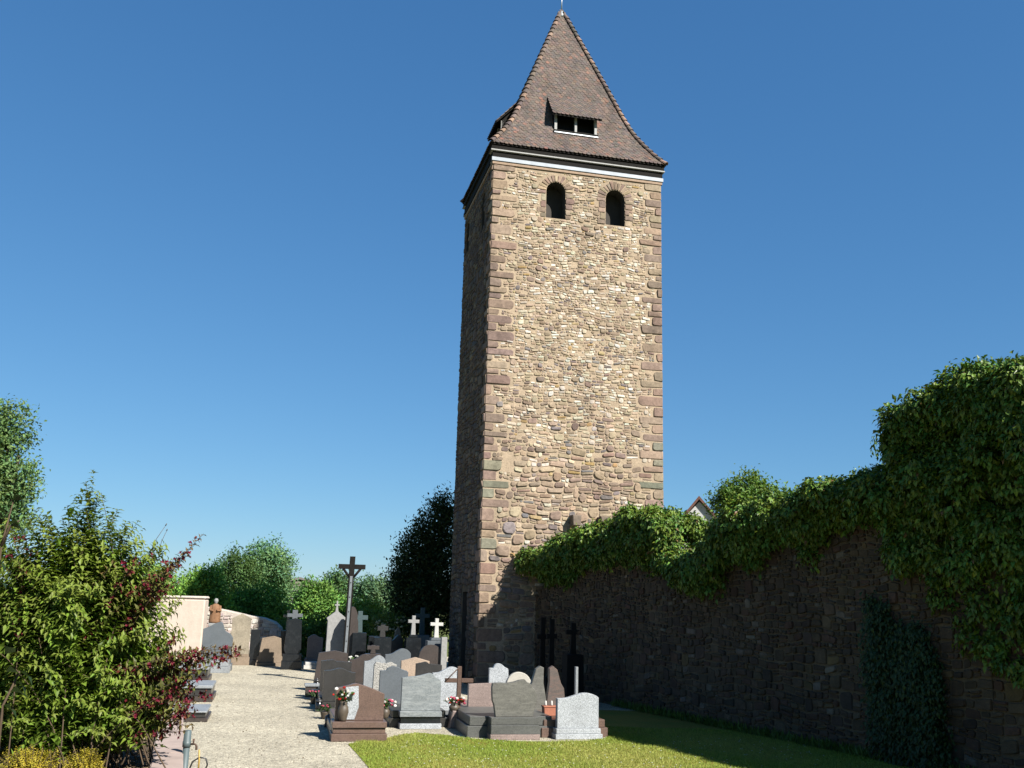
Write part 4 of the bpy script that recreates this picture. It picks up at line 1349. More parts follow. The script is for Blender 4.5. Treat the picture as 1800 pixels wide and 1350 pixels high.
# --- middle distance, mostly in the tower's shadow
cross(763, 1087, 1122, 31.5, 22, 'white_stone', 'bright white cross on a dark pedestal next to the tower', [(34, 1126), (20, 1121)], 'slate', tpx=6)
cross(722, 1082, 1118, 33.0, 19, 'grey_plaster', 'light grey cross on a dark pedestal in front of the white roses', [(26, 1121), (14, 1116)], 'black_stone', tpx=6)
cross(738, 1068, 1115, 35.0, 24, 'cast_teal', 'tall dark green iron cross between the grey and the white cross', [(24, 1116)], 'slate', tpx=7)
cross(627, 1074, 1112, 35.0, 26, 'cast_teal', 'dark green iron cross just right of the tall crucifix', [(24, 1112)], 'black_stone', tpx=8)
cross(668, 1098, 1135, 33.5, 18, 'dark_stone', 'short dark cross on a broad black block', [(30, 1120)], 'black_stone', tpx=8)
cross(652, 1134, 1150, 30.4, 20, 'dark_brown', 'small brown stone cross low among the shaded graves', [(26, 1149)], 'dark_brown', tpx=7)
MD = 'shaded graves in the middle distance'
tomb(645, 668, 1118, 34.2, 'flat', 'black_stone', 'black block gravestone under the white roses', .3, ((.03, .2, .4),), None, MD)
tomb(682, 704, 1116, 34.6, 'wave', 'dark_stone', 'dark gravestone below the yellow rose bush', .25, ((.03, .2, .4),), None, MD)
tomb(689, 702, 1104, 36.0, 'arch', 'tan_stone', 'small tan round-topped stone in front of the rose bush', .2, (), None, MD)
tomb(772, 782, 1120, 31.0, 'flat', 'grey_plaster', 'narrow pale stone peeping out by the tower corner', .2, (), None, MD)
# stele with finial cross and its rough brown neighbour
e = tomb(570, 600, 1073, 35.6, 'pediment', 'grey_plaster', 'tall grey stele with a pointed top and small finial cross', .3, ((.05, .2, .5),), None, None, jag=.012)
s_ = 35.6 / FPX; zt_ = zat(585, 1075, 35.6)
mb = MB(); mb.prism([(x, z + zt_ - .02) for x, z in cross_pts(8 * s_, 19 * s_, 2.6 * s_, 12 * s_, 2.6 * s_, .03)], -.035, .035, .006); mb.build('finial_cross', M['grey_plaster'], e)
tomb(602, 624, 1066, 35.0, 'arch', 'dark_brown', 'rough dark brown stele hidden behind the tall crucifix', .3, (), None, None, jag=.02)
# boulder
A = at_depth(584, 33.5); r = np.random.RandomState(4)
bm = bmesh.new(); bmesh.ops.create_icosphere(bm, subdivisions=3, radius=1)
for v in bm.verts:
    n_ = v.co.normalized(); k = 1 + .14 * sin(n_.x * 5 + 1) * sin(n_.z * 4) + .1 * sin(n_.y * 7 + n_.x * 3) + .05 * sin(n_.z * 13 + n_.x * 9)
    v.co = Vector((n_.x * .32 * k, n_.y * .25 * k, max(-.1, n_.z * .62 * k) + .1))
me = bpy.data.meshes.new('boulder'); bm.to_mesh(me); bm.free(); me.materials.append(M['rough_pink'])
tag(link('boulder', me, None, (A[0], A[1], 0), YAW), 'rough pinkish boulder gravestone in front of the grey stele', 'gravestone')
tomb(538, 564, 1115, 38.5, 'wave_left', 'pink_stone', 'small pinkish brown gravestone at the far end of the path', .2, ((.06, .32, .5),), (-1.0, .7, .25), None, smat='white_stone')
# the tall crucifix without figure
D = 31.5; A = at_depth(603, D); s_ = D / FPX
e = empty('wayside_cross', (A[0], A[1], 0), YAW - .05); tag(e, 'tall wooden cemetery cross with diagonal braces and a pale metal strip', 'cross')
zt_, za = zat(612, 978, D), zat(612, 996, D)
lean = (613 - 604) * s_ / (zt_ - 0) * .35
def lx(z): return lean * z
mb = MB(); mb.prism([(-.085, 0), (.085, 0), (.085 + lx(zt_), zt_), (-.085 + lx(zt_), zt_)], -.08, .08, .006); mb.build('post', M['dark_wood'], e)
mb = MB(); mb.box(-23 * s_ + lx(za), -.086 + lx(za), -.07, .07, za - .075, za + .075, .006); mb.box(.086 + lx(za), 23 * s_ + lx(za), -.07, .07, za - .075, za + .075, .006); mb.build('cross_arm', M['dark_wood'], e)
for k in (-1, 1):
    mb = MB(); mb.tube([(lx(za) + k * 15 * s_, -.02, za - .06), (lx(za) + k * .06, -.02, za - .06 - 15 * s_)], .04, 6); mb.build('brace', M['dark_wood'], e)
zs = za - 16 * s_
mb = MB(); mb.prism([(-.04, .05), (.04, .05), (.04 + lx(zs), zs), (-.04 + lx(zs), zs)], -.10, -.083, .003); st = mb.build('metal_strip', plain('dull grey metal', (.20, .22, .23), .6, .2, 10, .1), e)
for k in range(7):
    z = .4 + k * (zs - .6) / 6
    mb = MB(); mb.lathe([(.018, 0), (.018, .012)], 8, Matrix.Translation((lx(z), -.10, z)) @ Matrix.Rotation(pi / 2, 4, 'X')); mb.build('bolt', M['dark_stone'], st)
mb = MB(); mb.box(-.4, .4, -.4, .4, 0, .35, .02); mb.build('plinth', M['dark_brown'], e)

# --- end of the path
tomb(452, 494, 1118, 38.7, 'trap', 'tan_stone', 'brown tapering gravestone at the end of the gravel path', .3, ((.04, .12, .5),), None)
e = tomb(497, 526, 1086, 37.2, 'hex', 'black_stone', 'tall black gravestone topped by a small cross at the path end', .28, ((.06, .3, .5), (.03, .25, .4)), None)
s_ = 37.2 / FPX; zt_ = zat(512, 1088, 37.2)
mb = MB(); mb.prism([(x, z + zt_) for x, z in cross_pts(26 * s_, 15 * s_, 9 * s_, 6 * s_, 6 * s_)], -.1, .1, .012); mb.build('top_cross', M['slate'], e)
cross(501, 1072, 1110, 39.5, 17, 'old_sandstone', 'pale stone cross half hidden behind the tall black gravestone', [(22, 1108)], 'black_stone', tpx=5)
tomb(437, 453, 1106, 39.0, 'flat', 'black_stone', 'black polished gravestone between the pale stele and the brown one', .4, ((.03, .2, .6),), None)
tomb(403, 434, 1078, 38.8, 'pediment', 'old_sandstone', 'tall pale sandstone stele with a gabled top', .34, ((.06, .3, .55), (.03, .1, .45)), None, pmat='tan_stone')
# statue on its grey stone
e = tomb(353, 403, 1094, 35.8, 'twin', 'slate', 'grey gravestone with a pale left edge carrying the statue', .3, ((.05, .25, .5),), (-1.4, 1.0, .4), None, smat='grey_granite')
D = 35.8; A = at_depth(369, D); s_ = D / FPX; zb_ = zat(369, 1092, D) - .06; zt_ = zat(369, 1051, D)
h = zt_ - zb_
e = empty('statue', (A[0], A[1], zb_), YAW); tag(e, 'small brown-robed saint statue standing on a gravestone', 'statue')
mb = MB()
prof_ = [(.19, 0), (.20, .08), (.185, .25), (.19, .42), (.20, .55), (.185, .66), (.14, .73), (.075, .77), (.05, .785)]
bm = bmesh.new(); n = 28; rings = []
for r_, z_ in prof_:
    rings.append([bm.verts.new((r_ * h * (1 + .10 * sin(7 * t + z_ * 4) * (1 - z_)) * cos(t) * (1.05 + .1 * sin(z_ * 6)), r_ * h * .8 * (1 + .10 * sin(9 * t + z_ * 3) * (1 - z_)) * sin(t), z_ * h)) for t in [2 * pi * k / n for k in range(n)]])
for i in range(len(rings) - 1):
    for k in range(n): bm.faces.new((rings[i][k], rings[i][(k + 1) % n], rings[i + 1][(k + 1) % n], rings[i + 1][k])).smooth = True
bm.faces.new(rings[-1]); bm.faces.new(rings[0][::-1])
me = bpy.data.meshes.new('robe'); bm.to_mesh(me); bm.free(); me.materials.append(M['bronze']); link('robe', me, e)
mb = MB(); mb.lathe([(.05 * h, .77 * h), (.055 * h, .81 * h), (.085 * h, .86 * h), (.088 * h, .91 * h), (.07 * h, .96 * h), (.03 * h, .99 * h)], 14); mb.build('head', M['grey_plaster'], e)
for k in (-1, 1):
    mb = MB(); mb.tube([(k * .17 * h, 0, .68 * h), (k * .2 * h, -.10 * h, .5 * h), (k * .06 * h, -.2 * h, .5 * h)], [.06 * h, .055 * h, .04 * h], 8); mb.build('arm', M['bronze'], e)
mb = MB(); mb.box(-.21 * h, .21 * h, -.18 * h, .18 * h, -.10, .0, .008); mb.build('statue_base', M['grey_plaster'], e)
# low tombs along the left edge of the path (mostly hidden by the shrub)
LFT = 'low tombs along the left edge of the path'
def low_tomb(xr, ytop, yb, D, label, L=1.6, w=1.2):
    A = at_depth(xr, D); zt_ = zat(xr, ytop, D)
    e = empty('low_tomb', (A[0], A[1], 0), YAW); tag(e, label, 'tomb', LFT)
    mb = MB(); mb.box(-w, 0, 0, L, 0, zt_ * .35, .01); mb.build('grave_border', M['dark_brown'], e)
    mb = MB(); mb.box(-w + .05, -.05, .05, L - .05, zt_ * .35 + .001, zt_ * .8, .01); mb.build('tomb_block', M['dark_stone'], e)
    mb = MB(); mb.box(-w + .02, -.02, -.0, L - .0, zt_ * .8 + .001, zt_, .015); mb.build('cover_slab', M['grey_granite'], e)
low_tomb(366, 1172, 1200, 30.5, 'low dark tomb with pale grey cover just behind the red branch')
low_tomb(373, 1205, 1255, 25.4, 'dark tomb at the path edge half hidden by red flowers')
low_tomb(364, 1250, 1280, 21.5, 'pale flat tomb nearest the shrub at the path edge', 1.4, .9)

# --- small things on the graves
def flowers(parent, pts, rad_, col, seed, name='blossoms', n=1):
    b = Batch(); rr_ = random.Random(seed)
    for (x, y, z) in pts:
        bm = bmesh.new(); bmesh.ops.create_icosphere(bm, subdivisions=1, radius=rad_ * rr_.uniform(.7, 1.2))
        V = [(v.co.x + x, v.co.y + y, v.co.z * .8 + z) for v in bm.verts]; F = [tuple(v.index for v in f.verts) for f in bm.faces]; bm.free()
        b.add(V, F, jit(col, rr_, .25))
    o = b.obj(name, M['petal'], parent); return o
def leaf_tuft(parent, n, R_, z0, z1, L, col, seed, name='leaves'):
    r = np.random.RandomState(seed)
    P = np.stack([r.normal(size=n) * R_ * .4, r.normal(size=n) * R_ * .4, z0 + r.rand(n) * (z1 - z0) * .7], 1)
    Dn = unit(np.stack([P[:, 0] * 3, P[:, 1] * 3, .25 + .4 * r.rand(n)], 1) + rand_dir(r, n) * .5)
    Ls = L * (.6 + .7 * r.rand(n))
    V, T, C = leaf_geo(P, Dn, unit(rand_dir(r, n) * .5 + np.array([0, 0, 1.])), Ls, Ls * .5, np.tile(col, (n, 1)) * (.7 + .6 * r.rand(n))[:, None])
    o = link(name, np_mesh(name, V, T, M['leaf'], C), parent); o['kind'] = 'stuff'; return o
def vase(px, py, D, h, label, cols, seed, mat='brown_glaze', name='flower_vase', R_=.09, z=None, prof_=None):
    A = at_depth(px, D); z = zat(px, py, D) if z is None else z
    e = empty(name, (A[0], A[1], max(z, 0)), YAW); tag(e, label, 'flower vase')
    mb = MB(); mb.lathe(prof_ or [(R_ * .6, 0), (R_ * .75, h * .1), (R_ * 1.05, h * .45), (R_ * .95, h * .7), (R_ * .62, h * .88), (R_ * .8, h)], 18); mb.build('vase', M[mat], e)
    rr_ = random.Random(seed)
    leaf_tuft(e, 60, R_ * 1.6, h * .95, h * 1.6, .10, (.06, .11, .03), seed)
    for c in cols:
        flowers(e, [(rr_.gauss(0, R_ * .9), rr_.gauss(0, R_ * .8), h * rr_.uniform(1.1, 1.75)) for _ in range(9)], .035, c, seed)
    return e
RED_, WHT, PNK, YEL = (.55, .03, .02), (.75, .73, .66), (.55, .10, .16), (.65, .45, .06)
vase(600, 1273, gd(632, 1300) - .22, .36, 'brown stoneware vase with red flowers in front of the brown gravestone', [RED_, WHT], 1, R_=.10, z=.353)
vase(676, 1262, 21.4, .22, 'small vase of white and red flowers between the brown and the grey gravestone', [WHT, PNK], 2)
vase(797, 1252, 21.68, .16, 'bowl of red and white flowers at the foot of the rusty cross', [RED_, WHT, PNK], 3, R_=.11, z=.335)
vase(771, 1240, 22.2, .12, 'tiny pot with a single white blossom', [WHT], 4, R_=.05, z=0)
vase(617, 1155, 31.3, .3, 'dark vase on the shaded graves', [WHT], 5, R_=.1, mat='dark_stone', z=.352)
# lanterns, pots and blocks at the path edge, each throwing a short shadow on the gravel
PE = 'pots and lanterns at the path edge'
for i, (px, D, hh, kind, lab) in enumerate(((556, 28.6, .40, 'lantern', 'dark grave lantern at the path edge, farthest of its line'), (549, 27.4, .34, 'block', 'pale granite block at the path edge with a flat top'), (552, 25.6, .30, 'pot', 'dark flower pot on the path edge between two stone blocks'),
                                    (560, 24.0, .30, 'lantern', 'dark grave lantern at the path edge in front of the near-black gravestone'), (571, 22.6, .28, 'pot', 'brown pot with leaves at the path edge behind the brown gravestone'), (577, 21.3, .26, 'lantern', 'small dark lantern at the path edge beside the brown gravestone'), (562, 26.6, .26, 'block', 'dark stone block at the path edge behind the flower pot'))):
    A = at_depth(px, D)
    e = empty({'lantern': 'grave_lantern', 'pot': 'flower_pot', 'block': 'stone_block'}[kind], (A[0], A[1], 0), YAW)
    tag(e, lab, {'lantern': 'lantern', 'pot': 'flower pot', 'block': 'block'}[kind], PE)
    if kind == 'lantern':
        mb = MB(); mb.box(-.09, .09, -.09, .09, 0, .05, .006); mb.build('foot', M['dark_stone'], e)
        mb = MB(); mb.lathe([(.075, .051), (.08, .1), (.08, hh * .7), (.06, hh * .74)], 8); mb.build('lamp_body', M['black_stone'], e)
        mb = MB(); mb.lathe([(.1, hh * .741), (.06, hh * .88), (.02, hh * .95), (.025, hh)], 8); mb.build('lamp_roof', M['dark_stone'], e)
    elif kind == 'pot':
        mb = MB(); mb.lathe([(.07, 0), (.085, .05), (.11, hh * .5), (.115, hh * .55), (.1, hh * .56)], 14); mb.build('pot', M['brown_glaze'], e)
        leaf_tuft(e, 70, .16, hh * .5, hh * 1.1, .1, (.05, .09, .03), 20 + i)
        flowers(e, [(random.Random(i * 7 + k).gauss(0, .07), random.Random(i * 9 + k).gauss(0, .07), hh * 1.0) for k in range(6)], .03, PNK, i)
    else:
        mb = MB(); mb.box(-.2, .2, -.15, .15, 0, hh * .8, .012); mb.build('block', M['dark_brown'], e)
        mb = MB(); mb.box(-.23, .23, -.18, .18, hh * .8 + .001, hh, .01); mb.build('cap', M['grey_granite'] if i == 1 else M['dark_stone'], e)

# =================================================================== FAR WALL AND PIER (pale, sunlit)
FW = [(348, 1066), (372, 1068), (397, 1073), (432, 1081), (462, 1086), (480, 1093), (491, 1103)]
DW = 40.3
wl = at_depth(346, DW); wr_ = at_depth(494, DW)
Lw = hypot(wr_[0] - wl[0], wr_[1] - wl[1])
e = empty('ruined_wall', (wl[0], wl[1], 0), 0); tag(e, 'pale pinkish rubble wall with a curved falling top beyond the path', 'wall')
pp = [(pt(px, py, DW)[0] - wl[0], zat(px, py, DW)) for px, py in FW]
prof2 = [(0, -.02), (Lw, -.02)] + [(min(max(x, 0), Lw), z) for x, z in pp[::-1]]
mb = MB(); mb.prism(prof2, 0, .6, .02); core2 = mb.build('wall_core', M['mortar_pale'], e)
rs2 = random.Random(3)
b = Batch()
for Q, cx, cz, r in coursed(.02, Lw - .02, .1, 2.4, lambda z, q: q.uniform(.12, .2), lambda z, h, q: h * q.uniform(1, 2.6), 9, lambda x, z: z < np.interp(x, [p[0] for p in pp], [p[1] for p in pp]) - .12):
    V, F = stone_geo(Q, cx, cz, .03, rs2, sink=.01)
    b.add(V, F, jit(rs2.choice([(.70, .61, .52), (.76, .69, .60), (.62, .52, .44), (.52, .42, .34)]), rs2, .2))
b.obj('rubble_stones', M['stone'], core2)
A = at_depth(316, 38.0); s_ = 38.0 / FPX
e = empty('wall_pier', (A[0], A[1], 0), .12); tag(e, 'broad rendered wall pier with rounded pale top behind the shrub', 'wall')
zt_ = zat(316, 1047, 38.0)
mb = MB(); mb.box(-3.4, 32 * s_, 0, .8, -.02, zt_ - .12, .05); mb.build('pier_block', M['render'], e)
mb = MB(); mb.box(-3.42, 32 * s_ + .02, -.02, .82, zt_ - .119, zt_, .05); mb.build('coping', M['mortar_pale'], e)

# =================================================================== TREES AND SHRUBS
FT = 'trees beyond the cemetery'
def far_tree(name, label, base_px, D, lobes, col, seed, leaf=.17, clumps=190, per=60, spread=.21, cat='tree', **kw):
    base = at_depth(base_px, D)
    base = np.array([base[0], base[1], 0.])
    return tree(name, label, cat, base, [blob(px, py + (14 if seed != 64 else 4), rx * .92, ry * .9, D, base) for px, py, rx, ry in lobes], clumps, per, leaf, spread, col, seed, group=FT, shell=.55, upright=.55, squash=1.25, **kw)
far_tree('broadleaf_tree', 'light green round tree left of the dark one, rising behind the pier', 300, 50, [(300, 1050, 45, 55), (272, 1020, 28, 42), (335, 1045, 36, 50)], (0.151, 0.274, 0.049), 61)
far_tree('broadleaf_tree', 'green tree partly hidden behind the foreground shrub', 215, 52, [(215, 1045, 45, 55), (175, 1030, 40, 55), (130, 1040, 45, 55)], (.14, .25, .05), 60)
far_tree('broadleaf_tree', 'pale green bushy tree just right of the pier', 362, 48, [(352, 1045, 32, 50), (382, 1070, 30, 40), (365, 1020, 20, 32)], (0.173, 0.304, 0.047), 62)
far_tree('broadleaf_tree', 'dark green tree with dense round head left of centre', 412, 62, [(405, 990, 26, 32), (425, 1010, 32, 40), (415, 1050, 40, 50), (390, 1000, 18, 24)], (.062, .118, .032), 63, leaf=.18, spread=.26)
far_tree('ash_tree', 'tall airy ash tree with fine grey-green leaves, highest of the far trees', 470, 66, [(470, 985, 30, 36), (490, 1000, 24, 34), (448, 995, 22, 32), (468, 1040, 44, 50), (500, 1030, 18, 26)], (.115, .21, .085), 64, leaf=.18, spread=.26, clumps=260)
far_tree('broadleaf_tree', 'mid green tree behind the black gravestone', 440, 50, [(435, 1062, 34, 40), (470, 1060, 32, 44), (495, 1085, 26, 30), (405, 1075, 26, 34)], (0.132, 0.243, 0.042), 65)
far_tree('broadleaf_tree', 'low green tree left of the tall crucifix', 555, 54, [(550, 1050, 34, 40), (575, 1070, 34, 40), (535, 1075, 26, 34)], (0.121, 0.234, 0.046), 66)
far_tree('broadleaf_tree', 'tree directly behind the head of the tall crucifix', 592, 60, [(592, 1030, 20, 34), (605, 1060, 26, 44)], (.07, .13, .045), 67, leaf=.18)
far_tree('broadleaf_tree', 'blue-green tree between crucifix and yew', 655, 60, [(645, 1035, 24, 34), (672, 1045, 26, 40), (650, 1075, 40, 40)], (.085, .155, .072), 68, leaf=.18, clumps=260)
far_tree('broadleaf_tree', 'small yellow-green tree in front of the blue-green one', 640, 44, [(640, 1080, 24, 26), (618, 1085, 20, 24), (665, 1088, 22, 22)], (0.182, 0.263, 0.038), 69, leaf=.15, spread=.22)
# yew beside the tower
base = at_depth(748, 38.5); base[2] = 0
tree('yew_tree', 'dark conical yew tree standing against the left side of the tower', 'tree', base,
     [blob(px, py, rx, ry, 38.5, base) for px, py, rx, ry in ((765, 930, 26, 48), (790, 905, 22, 40), (750, 970, 38, 48), (728, 1000, 34, 50), (745, 1040, 52, 55), (780, 1020, 45, 70), (722, 1050, 30, 40), (760, 1085, 55, 40))], 900, 34, .13, .20, (.030, .048, .014), 71, trunk_r=.25, upright=.5, shell=.6)
# the tall tree cut by the left edge
base = at_depth(-30, 31); base[2] = 0
tree('ash_tree', 'feathery green tree cut off by the left edge of the picture', 'tree', base,
     [blob(px, py, rx, ry, 31, base) for px, py, rx, ry in ((10, 760, 38, 44), (-40, 780, 55, 70), (18, 845, 36, 44), (-30, 880, 60, 60), (8, 915, 40, 40), (-70, 850, 60, 100))], 560, 46, .13, .2, (.105, .175, .055), 72, trunk_r=.2, droop=.4)
# behind the wall on the right
base = at_depth(1310, 34); base[2] = 0
tree('leafy_tree', 'leafy green tree rising behind the wall right of the tower', 'tree', base,
     [blob(px, py, rx, ry, 34, base) for px, py, rx, ry in ((1312, 880, 32, 42), (1284, 892, 24, 30), (1345, 895, 34, 36), (1390, 905, 40, 34), (1335, 930, 55, 50))], 520, 40, .13, .18, (.10, .17, .03), 73, trunk_r=.18)
# hedge plants behind the graves
GB = 'low plants along the far edge of the cemetery'
for i, (px, py, rx, ry, D, col, lab) in enumerate(((540, 1108, 30, 18, 42.5, (.11, .17, .025), 'yellow-green ground shrub behind the small pinkish gravestone'), (500, 1112, 22, 14, 43, (.09, .15, .025), 'low green shrub behind the black gravestone'),
                                          (700, 1100, 40, 18, 40, (.07, .12, .02), 'green shrub at the foot of the yew'), (590, 1105, 24, 22, 43, (.07, .12, .025), 'low green shrub behind the grey stele'), (640, 1100, 26, 22, 42, (.10, .15, .02), 'yellow-green shrub right of the iron cross'))):
    base = at_depth(px, D); base[2] = 0
    e = empty('low_shrub', tuple(base)); tag(e, lab, 'shrub', GB)
    B_ = [blob(px, py, rx, ry, D, base), (0, 0, .5, rx * D / FPX, rx * D / FPX, .7)]
    V, T, C = foliage(80 + i, B_, 150, 26, .13, .16, col)
    link('foliage', np_mesh('foliage', V, T, M['farleaf'], C), e)['kind'] = 'stuff'
    mb = MB(); mb.tube([(0, 0, 0), (.05, 0, .5), (0, .05, .9)], [.03, .02, .01], 6); mb.build('stem', M['bark'], e)
    if i == 0:
        r = random.Random(5); flowers(e, [(r.uniform(-.6, .6), r.uniform(-.5, -.2), r.uniform(.8, 1.3)) for _ in range(14)], .06, (.6, .55, .3), 3)
# white rose bush
base = at_depth(695, 38); base[2] = 0
e = empty('rose_bush', tuple(base)); tag(e, 'rose bush covered in cream-white blossoms in front of the yew', 'shrub')
B_ = [blob(px, py, rx, ry, 38, base) for px, py, rx, ry in ((690, 1097, 24, 13), (708, 1100, 14, 16), (672, 1104, 12, 10), (660, 1100, 8, 6))] + [(0, 0, .6, .45, .4, .6)]
V, T, C = foliage(91, B_, 160, 24, .11, .12, (.12, .155, .03)); link('foliage', np_mesh('foliage', V, T, M['farleaf'], C), e)['kind'] = 'stuff'
r = random.Random(8)
pts_ = []
for _ in range(75):
    b_ = r.choice(B_[:3]); a = r.uniform(0, 2 * pi); k = r.uniform(.3, 1.1)
    pts_.append((b_[0] + cos(a) * b_[3] * k, b_[1] - b_[4] * r.uniform(.5, 1.0), b_[2] + sin(a) * b_[5] * k))
flowers(e, pts_, .055, (.72, .68, .42), 9)
mb = MB(); mb.tube([(0, 0, 0), (.1, 0, .6), (0, .05, 1.2)], [.03, .02, .01], 6); mb.build('stem', M['bark'], e)

# ---------------- the big flowering shrub in the foreground, built stem by stem
def shrub_stems(stems, r, Lleaf, pair_gap, col, start=.3, young=None, droop=.35, asp=.42):
    P_, D_, N_, L_, C_ = [], [], [], [], []
    for (p0, p1, p2, tone) in stems:
        p0, p1, p2 = map(np.array, (p0, p1, p2))
        ln = np.linalg.norm(p1 - p0) + np.linalg.norm(p2 - p1)
        n = max(4, int(ln * (1 - start) / pair_gap))
        for k in range(n):
            t = start + (1 - start) * (k + r.rand() * .4) / n
            c = p0 * (1 - t) ** 2 + 2 * p1 * t * (1 - t) + p2 * t * t
            d = unit(2 * (p1 - p0) * (1 - t) + 2 * (p2 - p1) * t)
            a = np.cross(d, [0, 0, 1.]); a = unit(a) if np.linalg.norm(a) > .05 else np.array([1., 0, 0])
            if k % 2: a = unit(np.cross(d, a))
            sz = Lleaf * (.6 + .55 * r.rand()) * (1.0 if t < .85 else .75)
            for sg in (-1, 1):
                dr = unit(a * sg * .9 + d * .45 + np.array([0, 0, -droop]) + r.normal(size=3) * .18)
                P_.append(c); D_.append(dr); N_.append(unit(np.array([0, 0, 1.]) + d * .3 + r.normal(size=3) * .22)); L_.append(sz)
                cc_ = np.array(col) * tone * (.6 + .75 * r.rand()) * (1 + (r.rand() - .5) * np.array([.3, .05, .2]))
                if t > .9 and young is not None: cc_ = cc_ * .5 + np.array(young) * .5
                C_.append(cc_)
    P_, D_, N_, L_, C_ = map(np.array, (P_, D_, N_, L_, C_))
    return leaf_geo(P_, D_, N_, L_, L_ * asp, C_, fold=.22, droop=.16)
DB = 9.3
ZP = 1.15
r = np.random.RandomState(17)
bc = at_depth(110, DB, ZP); bc[2] = ZP
bush = empty('weigela_shrub', tuple(bc)); tag(bush, 'large flowering shrub with pointed green leaves and crimson blossoms in the left foreground', 'shrub')
def bp(px, py, dy=0.0): return pt(px, py, DB + dy) - bc
stems = []; fl_stems = []
def add_stem(tgt, tone=1.0, fl=False, arch=.25):
    b0 = np.array([r.normal() * .28, r.normal() * .25, 0.0])
    tgt = np.array(tgt)
    mid = (b0 + tgt) / 2 + np.array([-(tgt[0] - b0[0]) * .22, -(tgt[1] - b0[1]) * .22, np.linalg.norm(tgt - b0) * arch])
    (fl_stems if fl else stems).append((b0, mid, tgt, tone))
lobes = [(100, 1130, 190, 170, .95, 240), (40, 1020, 120, 110, .8, 90), (165, 975, 70, 95, .45, 50), (190, 1080, 120, 110, .8, 100), (250, 1180, 85, 110, .7, 90), (40, 1220, 150, 90, .9, 150), (220, 1245, 100, 60, .8, 110), (120, 1250, 110, 50, .9, 90), (165, 905, 34, 60, .25, 12), (110, 940, 60, 50, .4, 22), (255, 1000, 60, 60, .4, 36), (-60, 1080, 120, 160, .9, 60)]
for (px, py, rx, ry, dy, n_) in lobes:
    c = bp(px, py); sc_ = DB / FPX
    for _ in range(n_):
        d = rand_dir(r, 1)[0]; k = .55 + .45 * r.rand() ** .6
        t_ = c + np.array([d[0] * rx * sc_, d[1] * dy, d[2] * ry * sc_]) * k
        if t_[2] < .12: t_[2] = .12 + r.rand() * .2
        add_stem(t_, .8 + .4 * r.rand(), False, .12 + .2 * r.rand())
for px, py in ((164, 824), (150, 846), (128, 868), (178, 866), (160, 880), (195, 905), (140, 900), (118, 888), (62, 893), (48, 905), (78, 915), (244, 914), (232, 935), (215, 940), (252, 925), (20, 925), (100, 925), (205, 930), (185, 935), (270, 965), (290, 1000), (150, 925), (172, 900)):
    add_stem(bp(px, py, r.normal() * .15), 1.0, False, .06)
for px, py in ((358, 938), (345, 955), (330, 975), (315, 990), (300, 985), (285, 1005), (270, 975), (318, 1020), (295, 1030), (30, 945), (15, 975), (40, 985), (432, 1140), (425, 1150), (405, 1140), (380, 1135), (360, 1150), (340, 1140), (345, 1165), (355, 1190), (340, 1210), (370, 1222), (350, 1232), (335, 1255), (342, 1275), (330, 1285), (320, 1265), (310, 1120), (300, 1150), (325, 1180), (312, 1225), (300, 1240), (205, 985), (225, 1000), (240, 985), (60, 960), (310, 1285), (335, 1240), (348, 1205), (322, 1140), (395, 1150), (415, 1135), (25, 990), (250, 1010), (275, 1035), (330, 1200), (345, 1150), (365, 1140), (345, 1255), (328, 1225), (338, 1190)):
    add_stem(bp(px, py, r.normal() * .12 - .25), 1.0, True, .10)
V, T, C = shrub_stems(stems, r, .094, .030, (.150, .222, .028), .16, (.21, .235, .042), droop=.28, asp=.5)
link('foliage', np_mesh('foliage', V, T, M['leaf'], C), bush)['kind'] = 'stuff'
V, T, C = shrub_stems(fl_stems, r, .08, .034, (.12, .125, .028), .2, (.13, .045, .03), asp=.48)
link('flowering_foliage', np_mesh('flowering_foliage', V, T, M['leaf'], C), bush)['kind'] = 'stuff'
# woody stems
mb = MB()
bV = []
for i, (p0, p1, p2, _) in enumerate(stems + fl_stems):
    if i % 2 == 0 and i < len(stems): continue
    ptsx = [tuple(p0 * (1 - t) ** 2 + 2 * p1 * t * (1 - t) + p2 * t * t) for t in (0, .2, .4, .6, .8, 1)]
    mb.tube(ptsx, [.007, .006, .005, .004, .003, .0018], 4, cap=False)
o = mb.build('stems', M['twig'], bush); o['kind'] = 'stuff'
# trumpet flowers: clusters of five pointed petals round a short tube
P_, D_, N_, L_, C_ = [], [], [], [], []
for (p0, p1, p2, _) in fl_stems + stems[5:560:45]:
    base_n = 9 if any(p2 is q[2] for q in fl_stems) else 2
    for k in range(base_n):
        t = 1 - (.42 * r.rand() ** 1.1)
        c = p0 * (1 - t) ** 2 + 2 * p1 * t * (1 - t) + p2 * t * t + r.normal(size=3) * .018
        for q in range(3):
            c2 = c + r.normal(size=3) * .018
            ax = unit(r.normal(size=3) + np.array([.2, -.5, -.1]))
            a = unit(np.cross(ax, [0, 0, 1.])); b_ = np.cross(ax, a)
            shade = .7 + .6 * r.rand(); cl = np.array([.18, .014, .032]) if r.rand() < .75 else np.array([.15, .035, .02])
            for m_ in range(5):
                th_ = 2 * pi * m_ / 5 + r.rand()
                P_.append(c2); D_.append(unit(ax * .9 + (a * cos(th_) + b_ * sin(th_)) * .75)); N_.append(-(a * cos(th_) + b_ * sin(th_))); L_.append(.028 * (.7 + .6 * r.rand())); C_.append(cl * shade)
P_, D_, N_, L_, C_ = map(np.array, (P_, D_, N_, L_, C_))
V, T, C = leaf_geo(P_, D_, N_, L_, L_ * .55, C_)
link('blossoms', np_mesh('blossoms', V, T, M['petal'], C), bush)['kind'] = 'stuff'
